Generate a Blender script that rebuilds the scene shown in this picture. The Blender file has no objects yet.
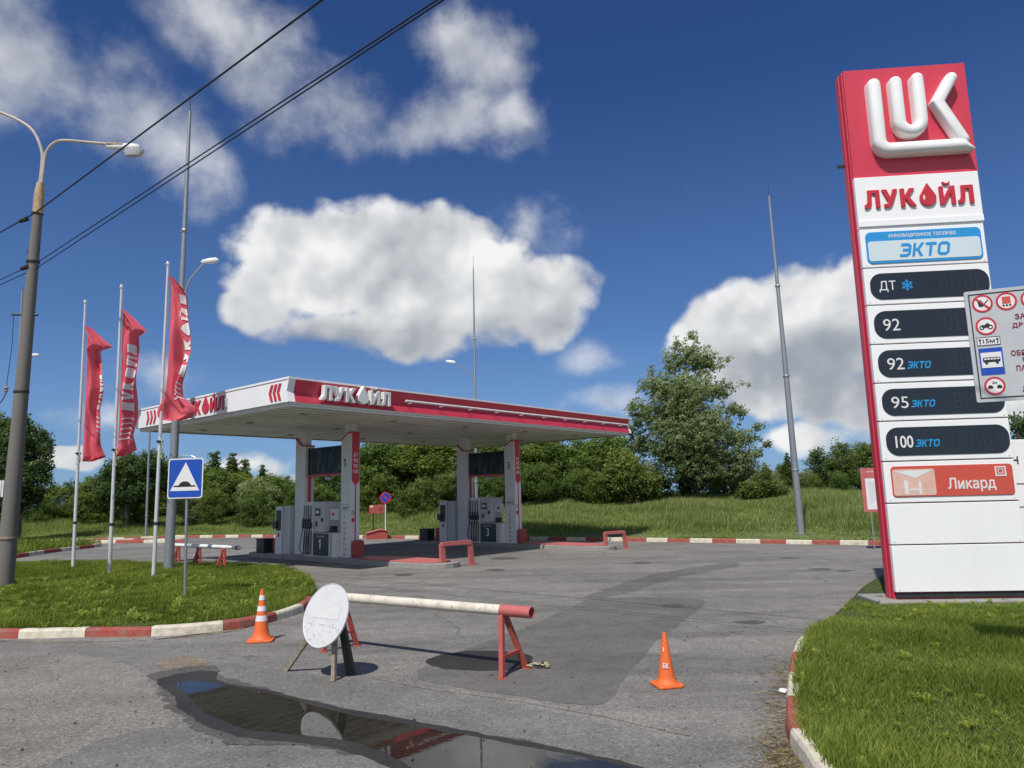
import bpy, bmesh, math, random
import numpy as np
from mathutils import Vector as V, Matrix
R = math.radians
random.seed(7); rng = np.random.default_rng(7)
SC = bpy.context.scene; COL = SC.collection

# ------------------------------------------------------------------ camera
CH = 2.0
pit = math.atan(.154); rol = R(1.43)
R0 = V((1, 0, 0)); U0 = V((0, -math.sin(pit), math.cos(pit))); FW = V((0, math.cos(pit), math.sin(pit)))
Rc = math.cos(rol)*R0 - math.sin(rol)*U0; Uc = math.sin(rol)*R0 + math.cos(rol)*U0
EYE = V((0, 0, CH))
def ray(x, y): return Rc*(x-512) + Uc*(384-y) + FW*728
def gp(x, y, z=0.0):
    d = ray(x, y); return EYE + d*((z-CH)/d.z)
def aY(x, y, Y):
    d = ray(x, y); return EYE + d*(Y/d.y)
def hit(x, y, o, n):
    d = ray(x, y); return EYE + d*((o-EYE).dot(n)/d.dot(n))
cd = bpy.data.cameras.new('camera'); cam = bpy.data.objects.new('camera', cd); COL.objects.link(cam)
M4 = Matrix((Rc, Uc, -FW)).transposed().to_4x4(); M4.translation = EYE
cam.matrix_world = M4; cd.sensor_width = 36; cd.lens = 36*728/1024; cd.clip_end = 6000; cd.clip_start = .05
SC.camera = cam

# ------------------------------------------------------------------ materials
def srgb(c):
    return tuple(((v/255)/12.92 if v/255 <= .04045 else ((v/255+.055)/1.055)**2.4) for v in c)+(1,)
def newmat(name):
    m = bpy.data.materials.new(name); m.use_nodes = True
    nt = m.node_tree; return m, nt, nt.nodes['Principled BSDF']
def N(nt, t, **kw):
    n = nt.nodes.new(t)
    for k, v in kw.items():
        if k in n.inputs.keys(): n.inputs[k].default_value = v
        else: setattr(n, k, v)
    return n
def L(nt, a, b): nt.links.new(a, b)
def ramp(nt, fac, stops):
    n = nt.nodes.new('ShaderNodeValToRGB'); e = n.color_ramp.elements
    while len(e) < len(stops): e.new(.5)
    for i, (p, c) in enumerate(stops):
        e[i].position = p; e[i].color = c if len(c) == 4 else (*c, 1)
    L(nt, fac, n.inputs[0]); return n
def mixc(nt, fac, a, b, mode='MIX'):
    n = nt.nodes.new('ShaderNodeMix'); n.data_type = 'RGBA'; n.blend_type = mode
    for i, v in ((0, fac), (6, a), (7, b)):
        if isinstance(v, (int, float)): n.inputs[i].default_value = v
        elif isinstance(v, tuple): n.inputs[i].default_value = v if len(v) == 4 else (*v, 1)
        else: L(nt, v, n.inputs[i])
    return n.outputs[2]
def paint(name, col, rough=.5, dirt=.25, dirtcol=(.16, .13, .1), metal=0.0, scale=3.0, bump=.0, rust=0.0, coat=0.0, streak=False):
    m, nt, b = newmat(name)
    tc = N(nt, 'ShaderNodeTexCoord')
    mp = N(nt, 'ShaderNodeMapping'); L(nt, tc.outputs['Object'], mp.inputs[0])
    if streak: mp.inputs['Scale'].default_value = (1, 1, .25)
    n1 = N(nt, 'ShaderNodeTexNoise', Scale=scale, Detail=6.0, Roughness=.65); L(nt, mp.outputs[0], n1.inputs[0])
    r1 = ramp(nt, n1.outputs[0], [(.42, (0, 0, 0)), (.75, (1, 1, 1))])
    mu = N(nt, 'ShaderNodeMath', operation='MULTIPLY'); L(nt, r1.outputs[0], mu.inputs[0]); mu.inputs[1].default_value = dirt
    c = mixc(nt, mu.outputs[0], col, dirtcol)
    if rust > 0:
        n2 = N(nt, 'ShaderNodeTexNoise', Scale=scale*3, Detail=8.0, Roughness=.7); L(nt, tc.outputs['Object'], n2.inputs[0])
        r2 = ramp(nt, n2.outputs[0], [(.68-rust*.25, (0, 0, 0)), (.72-rust*.25, (1, 1, 1))])
        c = mixc(nt, r2.outputs[0], c, (.16, .07, .03))
    L(nt, c, b.inputs['Base Color'])
    b.inputs['Roughness'].default_value = rough; b.inputs['Metallic'].default_value = metal
    b.inputs['Coat Weight'].default_value = coat
    if bump:
        bp = N(nt, 'ShaderNodeBump', Strength=bump, Distance=.02); L(nt, n1.outputs[0], bp.inputs['Height']); L(nt, bp.outputs[0], b.inputs['Normal'])
    return m
M = {}
M['white'] = paint('white_panel', (.87, .88, .89), .35, .10, (.5, .48, .44), scale=1.2, streak=True)
M['whitecan'] = paint('white_fascia', (.84, .84, .85), .4, .18, (.45, .43, .4), scale=1.0, streak=True)
M['red'] = paint('red_panel', (.60, .045, .080), .38, .15, (.42, .10, .10), scale=.8, streak=True)
M['redp'] = paint('red_letter', (.56, .025, .045), .3, .1)
M['emb'] = paint('emblem_white', (.86, .86, .85), .3, .25, (.6, .57, .52), scale=1.5)
M['whitel'] = paint('white_letter', (.78, .78, .77), .35, .25, (.35, .3, .25), scale=2)
M['grey'] = paint('pump_grey', (.54, .55, .56), .45, .25, (.2, .2, .19), scale=2, streak=True)
M['lgrey'] = paint('light_grey', (.72, .73, .73), .45, .2, (.3, .3, .29), scale=2)
M['dark'] = paint('dark_plastic', (.025, .028, .032), .4, .2, (.1, .1, .1))
M['darkgrn'] = paint('dark_panel', (.035, .045, .05), .35, .2, (.08, .08, .08))
M['galv'] = paint('galvanised_steel', (.34, .36, .38), .42, .45, (.25, .26, .28), metal=.55, scale=6)
M['alu'] = paint('white_flagpole', (.66, .67, .68), .4, .2, (.35, .35, .35), metal=.2, scale=5)
M['rustp'] = paint('red_rusty_paint', (.38, .07, .055), .6, .45, (.25, .06, .04), scale=8, rust=.35)
M['pinkp'] = paint('faded_red_paint', (.47, .12, .11), .6, .4, (.55, .22, .20), scale=6, rust=.1)
M['wpipe'] = paint('white_pipe_paint', (.68, .64, .55), .6, .7, (.45, .34, .22), scale=7, rust=.28)
M['rusty'] = paint('rusty_metal', (.34, .29, .22), .85, .9, (.05, .045, .04), scale=22, rust=.45)
M['blackm'] = paint('black_metal', (.02, .022, .02), .5, .4, (.10, .09, .07), scale=12)
M['conc'] = paint('concrete', (.30, .29, .27), .9, .55, (.17, .16, .14), scale=4, bump=.4)
M['poleconc'] = paint('pole_concrete', (.17, .16, .145), .9, .5, (.14, .13, .12), scale=5, bump=.3, streak=True)
M['kred'] = paint('kerb_red', (.34, .06, .045), .85, .9, (.24, .17, .13), scale=7, bump=.8, rust=.12)
M['kwhite'] = paint('kerb_white', (.66, .61, .49), .85, .8, (.32, .27, .20), scale=7, bump=.8, rust=.06)
M['orange'] = paint('cone_orange', (.80, .15, .025), .6, .55, (.42, .12, .06), scale=16)
M['conew'] = paint('cone_white', (.72, .72, .72), .35, .15)
M['blue'] = paint('sign_blue', (.008, .07, .42), .35, .08)
M['cyan'] = paint('sign_cyan', (.02, .29, .66), .35, .05)
M['ltcyan'] = paint('pale_blue', (.62, .72, .76), .35, .05)
M['black'] = paint('sign_black', (.015, .015, .018), .5, .05)
M['signw'] = paint('sign_white', (.74, .74, .74), .4, .12, (.5, .48, .45), scale=4)
M['signgrey'] = paint('weathered_board', (.50, .52, .54), .35, .5, (.34, .37, .42), scale=3)
M['maroon'] = paint('sign_maroon', (.20, .015, .04), .5, .1)
M['discw'] = paint('disc_white', (.62, .63, .63), .5, .5, (.42, .43, .45), scale=5)
M['orangered'] = paint('card_red', (.60, .085, .06), .4, .1)
M['cardw'] = paint('card_pale', (.72, .50, .42), .4, .5, (.6, .2, .12), scale=6)
M['rope'] = paint('rope', (.45, .42, .25), .9, .5)
M['bark'] = paint('bark', (.10, .085, .065), .9, .6, (.04, .035, .03), scale=6, bump=.5)
M['greybark'] = paint('pale_bark', (.28, .27, .24), .9, .6, (.10, .09, .08), scale=5, bump=.5)
M['wire'] = paint('cable_black', (.012, .012, .014), .6, .0)
M['brown_sleeve'] = paint('ochre_sleeve', (.48, .36, .20), .7, .6, (.20, .09, .04), scale=4, rust=.3)
M['tube'] = paint('lamp_arm', (.50, .45, .40), .6, .5, (.25, .14, .08), scale=4, rust=.2)
def screen_mat(name, base, rough):
    m, nt, b = newmat(name)
    tc = N(nt, 'ShaderNodeTexCoord'); n = N(nt, 'ShaderNodeTexNoise', Scale=2.0, Detail=3.0); L(nt, tc.outputs['Object'], n.inputs[0])
    L(nt, mixc(nt, n.outputs[0], base, tuple(v*1.7 for v in base)), b.inputs['Base Color'])
    b.inputs['Roughness'].default_value = rough; b.inputs['Specular IOR Level'].default_value = .6
    return m
M['led'] = screen_mat('price_display', (.008, .013, .022), .16)
M['ledseg'] = screen_mat('display_segments', (.016, .022, .032), .25)
def tvmat():  # blotchy cells paint mottled reflections into the screen colour
    m, nt, b = newmat('advert_screen'); tc = N(nt, 'ShaderNodeTexCoord'); mp = N(nt, 'ShaderNodeMapping'); mp.inputs['Scale'].default_value = (4, 1, 1.6); L(nt, tc.outputs['Object'], mp.inputs[0])
    v = N(nt, 'ShaderNodeTexVoronoi', Scale=1.6, distance='CHEBYCHEV'); L(nt, mp.outputs[0], v.inputs[0]); n = N(nt, 'ShaderNodeTexNoise', Scale=1.5, Detail=4.0); L(nt, tc.outputs['Object'], n.inputs[0])
    sc = N(nt, 'ShaderNodeSeparateColor'); L(nt, v.outputs['Color'], sc.inputs[0]); mu = N(nt, 'ShaderNodeMath', operation='MULTIPLY'); L(nt, sc.outputs[0], mu.inputs[0]); L(nt, n.outputs[0], mu.inputs[1])
    L(nt, ramp(nt, mu.outputs[0], [(.15, (.003, .006, .007)), (.35, (.02, .035, .035)), (.6, (.07, .10, .10))]).outputs[0], b.inputs['Base Color']); b.inputs['Roughness'].default_value = .35; b.inputs['Specular IOR Level'].default_value = .2; return m
M['tv'] = tvmat()
def lens_mat():
    m, nt, b = newmat('lamp_glass'); b.inputs['Base Color'].default_value = (.55, .56, .56, 1); b.inputs['Roughness'].default_value = .15
    b.inputs['Transmission Weight'].default_value = .2; return m
M['lens'] = lens_mat()
# soffit: narrow white slats running along the canopy (local x)
def soffit():
    m, nt, b = newmat('soffit_slats')
    tc = N(nt, 'ShaderNodeTexCoord'); sp = N(nt, 'ShaderNodeSeparateXYZ'); L(nt, tc.outputs['Object'], sp.inputs[0])
    mu = N(nt, 'ShaderNodeMath', operation='MULTIPLY'); mu.inputs[1].default_value = 1/.5; L(nt, sp.outputs[1], mu.inputs[0])
    fr = N(nt, 'ShaderNodeMath', operation='FRACT'); L(nt, mu.outputs[0], fr.inputs[0])
    r = ramp(nt, fr.outputs[0], [(0, (.28, .28, .28)), (.22, (.90, .90, .89)), (.80, (.94, .94, .93)), (1, (.28, .28, .28))])
    n = N(nt, 'ShaderNodeTexNoise', Scale=.7, Detail=5.0); L(nt, tc.outputs['Object'], n.inputs[0])
    r2 = ramp(nt, n.outputs[0], [(.35, (.78, .77, .73)), (.65, (1, 1, 1))])
    L(nt, mixc(nt, 1.0, r.outputs[0], r2.outputs[0], 'MULTIPLY'), b.inputs['Base Color'])
    bp = N(nt, 'ShaderNodeBump', Strength=.6, Distance=.02); L(nt, r.outputs[0], bp.inputs['Height']); L(nt, bp.outputs[0], b.inputs['Normal'])
    b.inputs['Roughness'].default_value = .55; return m
M['soffit'] = soffit()
def asphalt(name, c1, c2, agg=.5, stain=1.0, wet=0.0):
    m, nt, b = newmat(name)
    tc = N(nt, 'ShaderNodeTexCoord'); P = tc.outputs['Object']
    big = N(nt, 'ShaderNodeTexNoise', Scale=.22, Detail=7.0, Roughness=.62); L(nt, P, big.inputs[0])
    rb = ramp(nt, big.outputs[0], [(.34, c1), (.62, c2)])
    mp = N(nt, 'ShaderNodeMapping'); mp.inputs['Rotation'].default_value = (0, 0, R(35)); mp.inputs['Scale'].default_value = (.25, 1.4, 1); L(nt, P, mp.inputs[0])
    trk = N(nt, 'ShaderNodeTexNoise', Scale=.8, Detail=5.0, Roughness=.6); L(nt, mp.outputs[0], trk.inputs[0])
    rt = ramp(nt, trk.outputs[0], [(.38, (.72, .72, .72)), (.6, (1.08, 1.07, 1.05))])
    c = mixc(nt, .8*stain, rb.outputs[0], rt.outputs[0], 'MULTIPLY')
    med = N(nt, 'ShaderNodeTexNoise', Scale=2.3, Detail=8.0, Roughness=.7); L(nt, P, med.inputs[0])
    rm = ramp(nt, med.outputs[0], [(.3, (.78, .77, .76)), (.7, (1.15, 1.14, 1.12))])
    c = mixc(nt, .9, c, rm.outputs[0], 'MULTIPLY')
    # aggregate
    vo = N(nt, 'ShaderNodeTexVoronoi', Scale=55.0); L(nt, P, vo.inputs[0])
    sc = N(nt, 'ShaderNodeSeparateColor'); L(nt, vo.outputs['Color'], sc.inputs[0])
    ra = ramp(nt, sc.outputs[0], [(.0, (.45, .45, .45)), (.3, (.9, .9, .9)), (.8, (1.1, 1.1, 1.1)), (1.0, (1.8, 1.75, 1.65))])
    c = mixc(nt, agg, c, ra.outputs[0], 'MULTIPLY')
    # dark stains (oil, tar)
    st = N(nt, 'ShaderNodeTexNoise', Scale=.9, Detail=6.0, Roughness=.75); L(nt, P, st.inputs[0])
    mp2 = N(nt, 'ShaderNodeMapping'); mp2.inputs['Location'].default_value = (11, 4, 3); L(nt, P, mp2.inputs[0]); L(nt, mp2.outputs[0], st.inputs[0])
    rs = ramp(nt, st.outputs[0], [(.66, (1, 1, 1)), (.72, (.55, .55, .55))])
    c = mixc(nt, stain, c, rs.outputs[0], 'MULTIPLY')
    # cracks
    wn = N(nt, 'ShaderNodeTexNoise', Scale=1.5, Detail=5.0); L(nt, P, wn.inputs[0])
    wv = N(nt, 'ShaderNodeVectorMath', operation='MULTIPLY_ADD'); L(nt, wn.outputs['Color'], wv.inputs[0]); wv.inputs[1].default_value = (.7, .7, 0); L(nt, P, wv.inputs[2])
    cv = N(nt, 'ShaderNodeTexVoronoi', feature='DISTANCE_TO_EDGE', Scale=.28); L(nt, wv.outputs[0], cv.inputs[0])
    rc_ = ramp(nt, cv.outputs['Distance'], [(.0, (.35, .35, .35)), (.006, (1, 1, 1))])
    c = mixc(nt, .45*stain, c, rc_.outputs[0], 'MULTIPLY')
    L(nt, c, b.inputs['Base Color'])
    b.inputs['Roughness'].default_value = .88-.5*wet
    b.inputs['Specular IOR Level'].default_value = .3
    hm = N(nt, 'ShaderNodeMath', operation='ADD'); L(nt, sc.outputs[0], hm.inputs[0]); L(nt, med.outputs[0], hm.inputs[1])
    bp = N(nt, 'ShaderNodeBump', Strength=.5, Distance=.008); L(nt, hm.outputs[0], bp.inputs['Height']); L(nt, bp.outputs[0], b.inputs['Normal'])
    return m
M['asph'] = asphalt('old_asphalt', (.180, .175, .164), (.245, .237, .221), .6)
M['asphd'] = asphalt('newer_asphalt', (.125, .120, .112), (.170, .163, .152), .4, .6)
M['asphl'] = asphalt('gravelly_asphalt', (.185, .177, .160), (.255, .243, .218), .75, .6)
M['asphg'] = asphalt('road_asphalt', (.155, .151, .143), (.205, .199, .188), .6, .6)
M['wet'] = asphalt('damp_asphalt', (.028, .027, .026), (.050, .047, .043), .4, .3, .5)
M['dirt'] = asphalt('sandy_dirt', (.16, .13, .095), (.26, .215, .16), .8, .2)
M['stain'] = asphalt('stained_asphalt', (.085, .082, .077), (.12, .116, .108), .5, .5)
M['seam'] = asphalt('pale_seam', (.19, .185, .17), (.25, .235, .21), .8, .4)
def water():
    m, nt, b = newmat('puddle_water')
    tc = N(nt, 'ShaderNodeTexCoord'); n = N(nt, 'ShaderNodeTexNoise', Scale=1.5, Detail=5.0); L(nt, tc.outputs['Object'], n.inputs[0])
    r = ramp(nt, n.outputs[0], [(.35, (.016, .015, .012)), (.65, (.026, .024, .018))])
    L(nt, r.outputs[0], b.inputs['Base Color']); b.inputs['Roughness'].default_value = .015; b.inputs['IOR'].default_value = 1.36
    n2 = N(nt, 'ShaderNodeTexNoise', Scale=6.0, Detail=2.0); L(nt, tc.outputs['Object'], n2.inputs[0])
    bp = N(nt, 'ShaderNodeBump', Strength=.03, Distance=.01); L(nt, n2.outputs[0], bp.inputs['Height']); L(nt, bp.outputs[0], b.inputs['Normal'])
    return m
M['water'] = water()
def foliage(name, dark, mid, light, trans=.35, scale=1.0):
    m, nt, b = newmat(name)
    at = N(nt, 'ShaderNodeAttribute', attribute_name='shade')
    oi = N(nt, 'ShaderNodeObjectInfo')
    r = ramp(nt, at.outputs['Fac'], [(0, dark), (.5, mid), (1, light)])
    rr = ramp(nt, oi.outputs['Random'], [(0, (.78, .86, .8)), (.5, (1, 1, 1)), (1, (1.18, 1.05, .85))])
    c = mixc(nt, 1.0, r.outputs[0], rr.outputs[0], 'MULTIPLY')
    L(nt, c, b.inputs['Base Color']); b.inputs['Roughness'].default_value = .55; b.inputs['Specular IOR Level'].default_value = .25
    tr = N(nt, 'ShaderNodeBsdfTranslucent')
    L(nt, mixc(nt, 1.0, c, (1.1, 1.25, .5), 'MULTIPLY'), tr.inputs[0])
    mx = N(nt, 'ShaderNodeMixShader'); mx.inputs[0].default_value = trans
    L(nt, b.outputs[0], mx.inputs[1]); L(nt, tr.outputs[0], mx.inputs[2]); L(nt, mx.outputs[0], nt.nodes['Material Output'].inputs[0])
    return m
M['leafA'] = foliage('leaf_green', (.060, .095, .026), (.155, .215, .058), (.30, .36, .12), .5)
M['leafB'] = foliage('leaf_dark', (.042, .072, .028), (.10, .155, .056), (.20, .265, .11), .42)
M['leafC'] = foliage('leaf_grey_green', (.12, .155, .070), (.28, .325, .17), (.52, .56, .38), .5)
M['grass'] = foliage('grass_blades', (.065, .092, .016), (.18, .25, .038), (.40, .45, .11), .5)
M['grassdry'] = foliage('meadow_grass', (.10, .135, .036), (.25, .31, .085), (.52, .52, .24), .5)
def soil(name, a, b_):
    m, nt, b = newmat(name)
    tc = N(nt, 'ShaderNodeTexCoord'); n = N(nt, 'ShaderNodeTexNoise', Scale=.35, Detail=8.0, Roughness=.65); L(nt, tc.outputs['Object'], n.inputs[0])
    n2 = N(nt, 'ShaderNodeTexNoise', Scale=9.0, Detail=4.0); L(nt, tc.outputs['Object'], n2.inputs[0])
    r = ramp(nt, n.outputs[0], [(.35, a), (.65, b_)]); r2 = ramp(nt, n2.outputs[0], [(.3, (.6, .6, .6)), (.7, (1.25, 1.25, 1.2))])
    L(nt, mixc(nt, 1.0, r.outputs[0], r2.outputs[0], 'MULTIPLY'), b.inputs['Base Color']); b.inputs['Roughness'].default_value = .95
    bp = N(nt, 'ShaderNodeBump', Strength=.8, Distance=.08); L(nt, n2.outputs[0], bp.inputs['Height']); L(nt, bp.outputs[0], b.inputs['Normal'])
    return m
M['ground'] = soil('grassy_ground', (.085, .125, .035), (.16, .21, .065))
M['turf'] = soil('turf_soil', (.028, .045, .012), (.055, .080, .022))
def cloth():
    m, nt, b = newmat('red_flag_cloth')
    tc = N(nt, 'ShaderNodeTexCoord'); n = N(nt, 'ShaderNodeTexNoise', Scale=2.5, Detail=5.0); L(nt, tc.outputs['Object'], n.inputs[0])
    r = ramp(nt, n.outputs[0], [(.3, (.76, .115, .155)), (.7, (.84, .17, .21))])
    L(nt, r.outputs[0], b.inputs['Base Color']); b.inputs['Roughness'].default_value = .65
    wv = N(nt, 'ShaderNodeTexWave', Scale=3.0, Distortion=4.0); L(nt, tc.outputs['Object'], wv.inputs[0])
    bp = N(nt, 'ShaderNodeBump', Strength=.35, Distance=.03); L(nt, n.outputs[0], bp.inputs['Height']); L(nt, bp.outputs[0], b.inputs['Normal'])
    tr = N(nt, 'ShaderNodeBsdfTranslucent'); L(nt, r.outputs[0], tr.inputs[0])
    mx = N(nt, 'ShaderNodeMixShader'); mx.inputs[0].default_value = .3
    b.inputs['Specular IOR Level'].default_value = .15
    L(nt, b.outputs[0], mx.inputs[1]); L(nt, tr.outputs[0], mx.inputs[2]); L(nt, mx.outputs[0], nt.nodes['Material Output'].inputs[0])
    return m
M['cloth'] = cloth()

# ------------------------------------------------------------------ builders
W = {}
class MB:
    def __init__(s): s.v = []; s.f = []; s.m = []
    def add(s, vs, fs, mi=0):
        o = len(s.v); s.v += [V(a) for a in vs]
        for f in fs: s.f.append([o+i for i in f]); s.m.append(mi)
        return s
    def box(s, x0, x1, y0, y1, z0, z1, mi=0, mat=None):
        vs = [V((x, y, z)) for z in (z0, z1) for y in (y0, y1) for x in (x0, x1)]
        if mat: vs = [mat @ v for v in vs]
        return s.add(vs, [(0, 2, 3, 1), (4, 5, 7, 6), (0, 1, 5, 4), (2, 6, 7, 3), (0, 4, 6, 2), (1, 3, 7, 5)], mi)
    def bar(s, a, b, w, t, up=(0, 0, 1), mi=0):
        a = V(a); b = V(b); d = (b-a).normalized(); sd = d.cross(V(up))
        if sd.length < 1e-4: sd = d.cross(V((0, 1, 0)))
        sd.normalize(); u = sd.cross(d)
        vs = [p + sd*(i*w/2) + u*(j*t/2) for p in (a, b) for j in (-1, 1) for i in (-1, 1)]
        return s.add(vs, [(0, 1, 3, 2), (4, 6, 7, 5), (0, 4, 5, 1), (2, 3, 7, 6), (0, 2, 6, 4), (1, 5, 7, 3)], mi)
    def tube(s, path, rad, n=10, mi=0, caps=True):
        path = [V(p) for p in path]; k = len(path)
        if not isinstance(rad, (list, tuple)): rad = [rad]*k
        rings = []; prev = None
        for i, p in enumerate(path):
            d = (path[min(i+1, k-1)] - path[max(i-1, 0)]).normalized()
            if prev is None: a = d.cross(V((0, 0, 1)) if abs(d.z) < .9 else V((1, 0, 0))).normalized()
            else: a = (prev - d*prev.dot(d)).normalized()
            prev = a; b = d.cross(a)
            rings.append([p + (a*math.cos(2*math.pi*j/n) + b*math.sin(2*math.pi*j/n))*rad[i] for j in range(n)])
        vs = [q for r in rings for q in r]
        fs = [(i*n+j, i*n+(j+1) % n, (i+1)*n+(j+1) % n, (i+1)*n+j) for i in range(k-1) for j in range(n)]
        if caps: fs += [tuple(range(n))[::-1], tuple((k-1)*n+j for j in range(n))]
        return s.add(vs, fs, mi)
    def lathe(s, prof, c=(0, 0, 0), n=24, mi=0, sq=1.0):
        k = len(prof); c = V(c)
        vs = [c + V((r*math.cos(2*math.pi*j/n), r*sq*math.sin(2*math.pi*j/n), z)) for r, z in prof for j in range(n)]
        fs = [(i*n+j, i*n+(j+1) % n, (i+1)*n+(j+1) % n, (i+1)*n+j) for i in range(k-1) for j in range(n)]
        fs += [tuple(range(n))[::-1], tuple((k-1)*n+j for j in range(n))]
        return s.add(vs, fs, mi)
    def prism(s, poly, d0, d1, plane='xz', mi=0, mat=None):
        # poly: 2D points; extruded along the third axis from d0 to d1
        def P(a, b, c):
            v = V((a, c, b)) if plane == 'xz' else (V((a, b, c)) if plane == 'xy' else V((c, a, b)))
            return mat @ v if mat else v
        n = len(poly)
        vs = [P(a, b, d0) for a, b in poly] + [P(a, b, d1) for a, b in poly]
        fs = [tuple(range(n)), tuple(range(2*n-1, n-1, -1))] + [(i, i+n, (i+1) % n+n, (i+1) % n) for i in range(n)]
        return s.add(vs, fs, mi)
    def xf(s, m):
        s.v = [m @ v for v in s.v]; return s
    def build(s, name, mats, parent=None, frame=None, smooth=False, bevel=0, recalc=True):
        me = bpy.data.meshes.new(name); me.from_pydata([tuple(v) for v in s.v], [], s.f)
        if not isinstance(mats, (list, tuple)): mats = [mats]
        for m in mats: me.materials.append(M[m] if isinstance(m, str) else m)
        me.polygons.foreach_set('material_index', s.m)
        if recalc:
            bm = bmesh.new(); bm.from_mesh(me); bmesh.ops.recalc_face_normals(bm, faces=bm.faces)
            if smooth:
                for f in bm.faces: f.smooth = True
                for e in bm.edges:
                    if len(e.link_faces) == 2 and e.calc_face_angle(0) > R(38): e.smooth = False
            bm.to_mesh(me); bm.free()
        o = bpy.data.objects.new(name, me); link(o, parent, frame)
        if bevel:
            b = o.modifiers.new('bevel', 'BEVEL'); b.width = bevel; b.segments = 2; b.limit_method = 'ANGLE'; b.angle_limit = R(40)
        return o
def link(o, parent=None, frame=None):
    COL.objects.link(o)
    fr = frame if frame is not None else (W[parent.name] if parent else Matrix.Identity(4))
    W[o.name] = fr.copy()
    if parent:
        o.parent = parent; o.matrix_basis = W[parent.name].inverted() @ fr
    else: o.matrix_basis = fr
def tag(o, label=None, cat=None, group=None, kind=None):
    if label: o['label'] = label
    if cat: o['category'] = cat
    if group: o['group'] = group
    if kind: o['kind'] = kind
    return o
def thing(name, label, cat, frame, group=None):
    e = bpy.data.objects.new(name, None); e.empty_display_size = .1; link(e, None, frame); return tag(e, label, cat, group)
def FR(loc, rz=0):
    m = Matrix.Rotation(rz, 4, 'Z'); m.translation = V(loc); return m
def copy_tree(o, frame, label=None, group=None):
    c = o.copy(); COL.objects.link(c); c.matrix_basis = frame; W[c.name] = frame.copy()
    if label: c['label'] = label
    if group: c['group'] = group
    for ch in list(o.children):
        d = ch.copy(); COL.objects.link(d); d.parent = c
        for g in list(ch.children):
            h = g.copy(); COL.objects.link(h); h.parent = d
    return c
# ---- lettering (plane x-z of the frame, facing -y)
def tmesh(body, bold=0.0, shear=0.0, space=1.0):
    c = bpy.data.curves.new('t', 'FONT'); c.body = body; c.offset = bold; c.shear = shear; c.space_character = space; c.resolution_u = 4
    o = bpy.data.objects.new('t', c); COL.objects.link(o)
    me = bpy.data.meshes.new_from_object(o.evaluated_get(bpy.context.evaluated_depsgraph_get()))
    vs = [v.co.copy() for v in me.vertices]; fs = [tuple(p.vertices) for p in me.polygons]
    bpy.data.objects.remove(o); bpy.data.curves.remove(c); bpy.data.meshes.remove(me)
    return vs, fs
def fitted(vs, rect):
    x0 = min(v.x for v in vs); x1 = max(v.x for v in vs); y0 = min(v.y for v in vs); y1 = max(v.y for v in vs)
    a, b, c, d = rect
    return [V((a+(v.x-x0)/(x1-x0)*(c-a), 0, b+(v.y-y0)/(y1-y0)*(d-b))) for v in vs]
def text(mb, body, rect, y, depth=.006, bold=.0, shear=0., space=1.0, mi=0):
    vs, fs = tmesh(body, bold, shear, space)
    if not vs: return mb
    vs = fitted(vs, rect); n = len(vs)
    A = [v + V((0, y-depth, 0)) for v in vs]; B = [v + V((0, y, 0)) for v in vs]
    cnt = {}
    for f in fs:
        for i in range(len(f)):
            a, b = f[i], f[(i+1) % len(f)]
            cnt[(a, b)] = 1
    side = [(a, b, b+n, a+n) for (a, b) in cnt if (b, a) not in cnt]
    mb.add(A+B, list(fs)+side, mi); return mb
LET = {
 'L': (.85, [(.2, 1), (.85, 1), (.85, 0), (.61, 0), (.61, .79), (.42, .79), (.40, .38), (.34, .12), (.2, 0), (0, 0), (0, .2), (.08, .22), (.16, .36), (.19, .6)]),
 'U': (.86, [(0, 1), (.27, 1), (.46, .55), (.60, 1), (.86, 1), (.56, .22), (.44, .04), (.3, 0), (.08, 0), (.08, .2), (.24, .21), (.32, .28)]),
 'K': (.84, [(0, 0), (0, 1), (.24, 1), (.24, .62), (.5, 1), (.8, 1), (.47, .53), (.84, 0), (.54, 0), (.24, .44), (.24, 0)]),
 'O': (1.0, [(.51+.45*math.sin(a), .40-.43*math.cos(a)) for a in [R(-122+i*15.25) for i in range(17)]] + [(.51, 1.24)]),
 'I': (.85, [(0, 0), (0, 1), (.23, 1), (.23, .40), (.6, 1), (.85, 1), (.85, 0), (.62, 0), (.62, .60), (.25, 0)]),
}
BREVE = [(.2, 1.24), (.30, 1.24), (.36, 1.17), (.49, 1.17), (.55, 1.24), (.65, 1.24), (.58, 1.10), (.48, 1.06), (.37, 1.06), (.27, 1.10)]
def lukoil_polys():
    out = []; x = 0
    for ch in 'LUKOIL':
        w, p = LET[ch]; out.append([(x+a, b) for a, b in p])
        if ch == 'I': out.append([(x+a, b) for a, b in BREVE])
        x += w+.13
    return out, x-.13
LP, LW = lukoil_polys()
def word(mb, rect, y, depth, mi=0, flip=False):
    a, b, c, d = rect
    for p in LP:
        q = [(a+px/LW*(c-a), b+pz/1.0*(d-b)) for px, pz in p]
        mb.prism(q, y-depth, y, 'xz', mi)
    return mb
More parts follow.
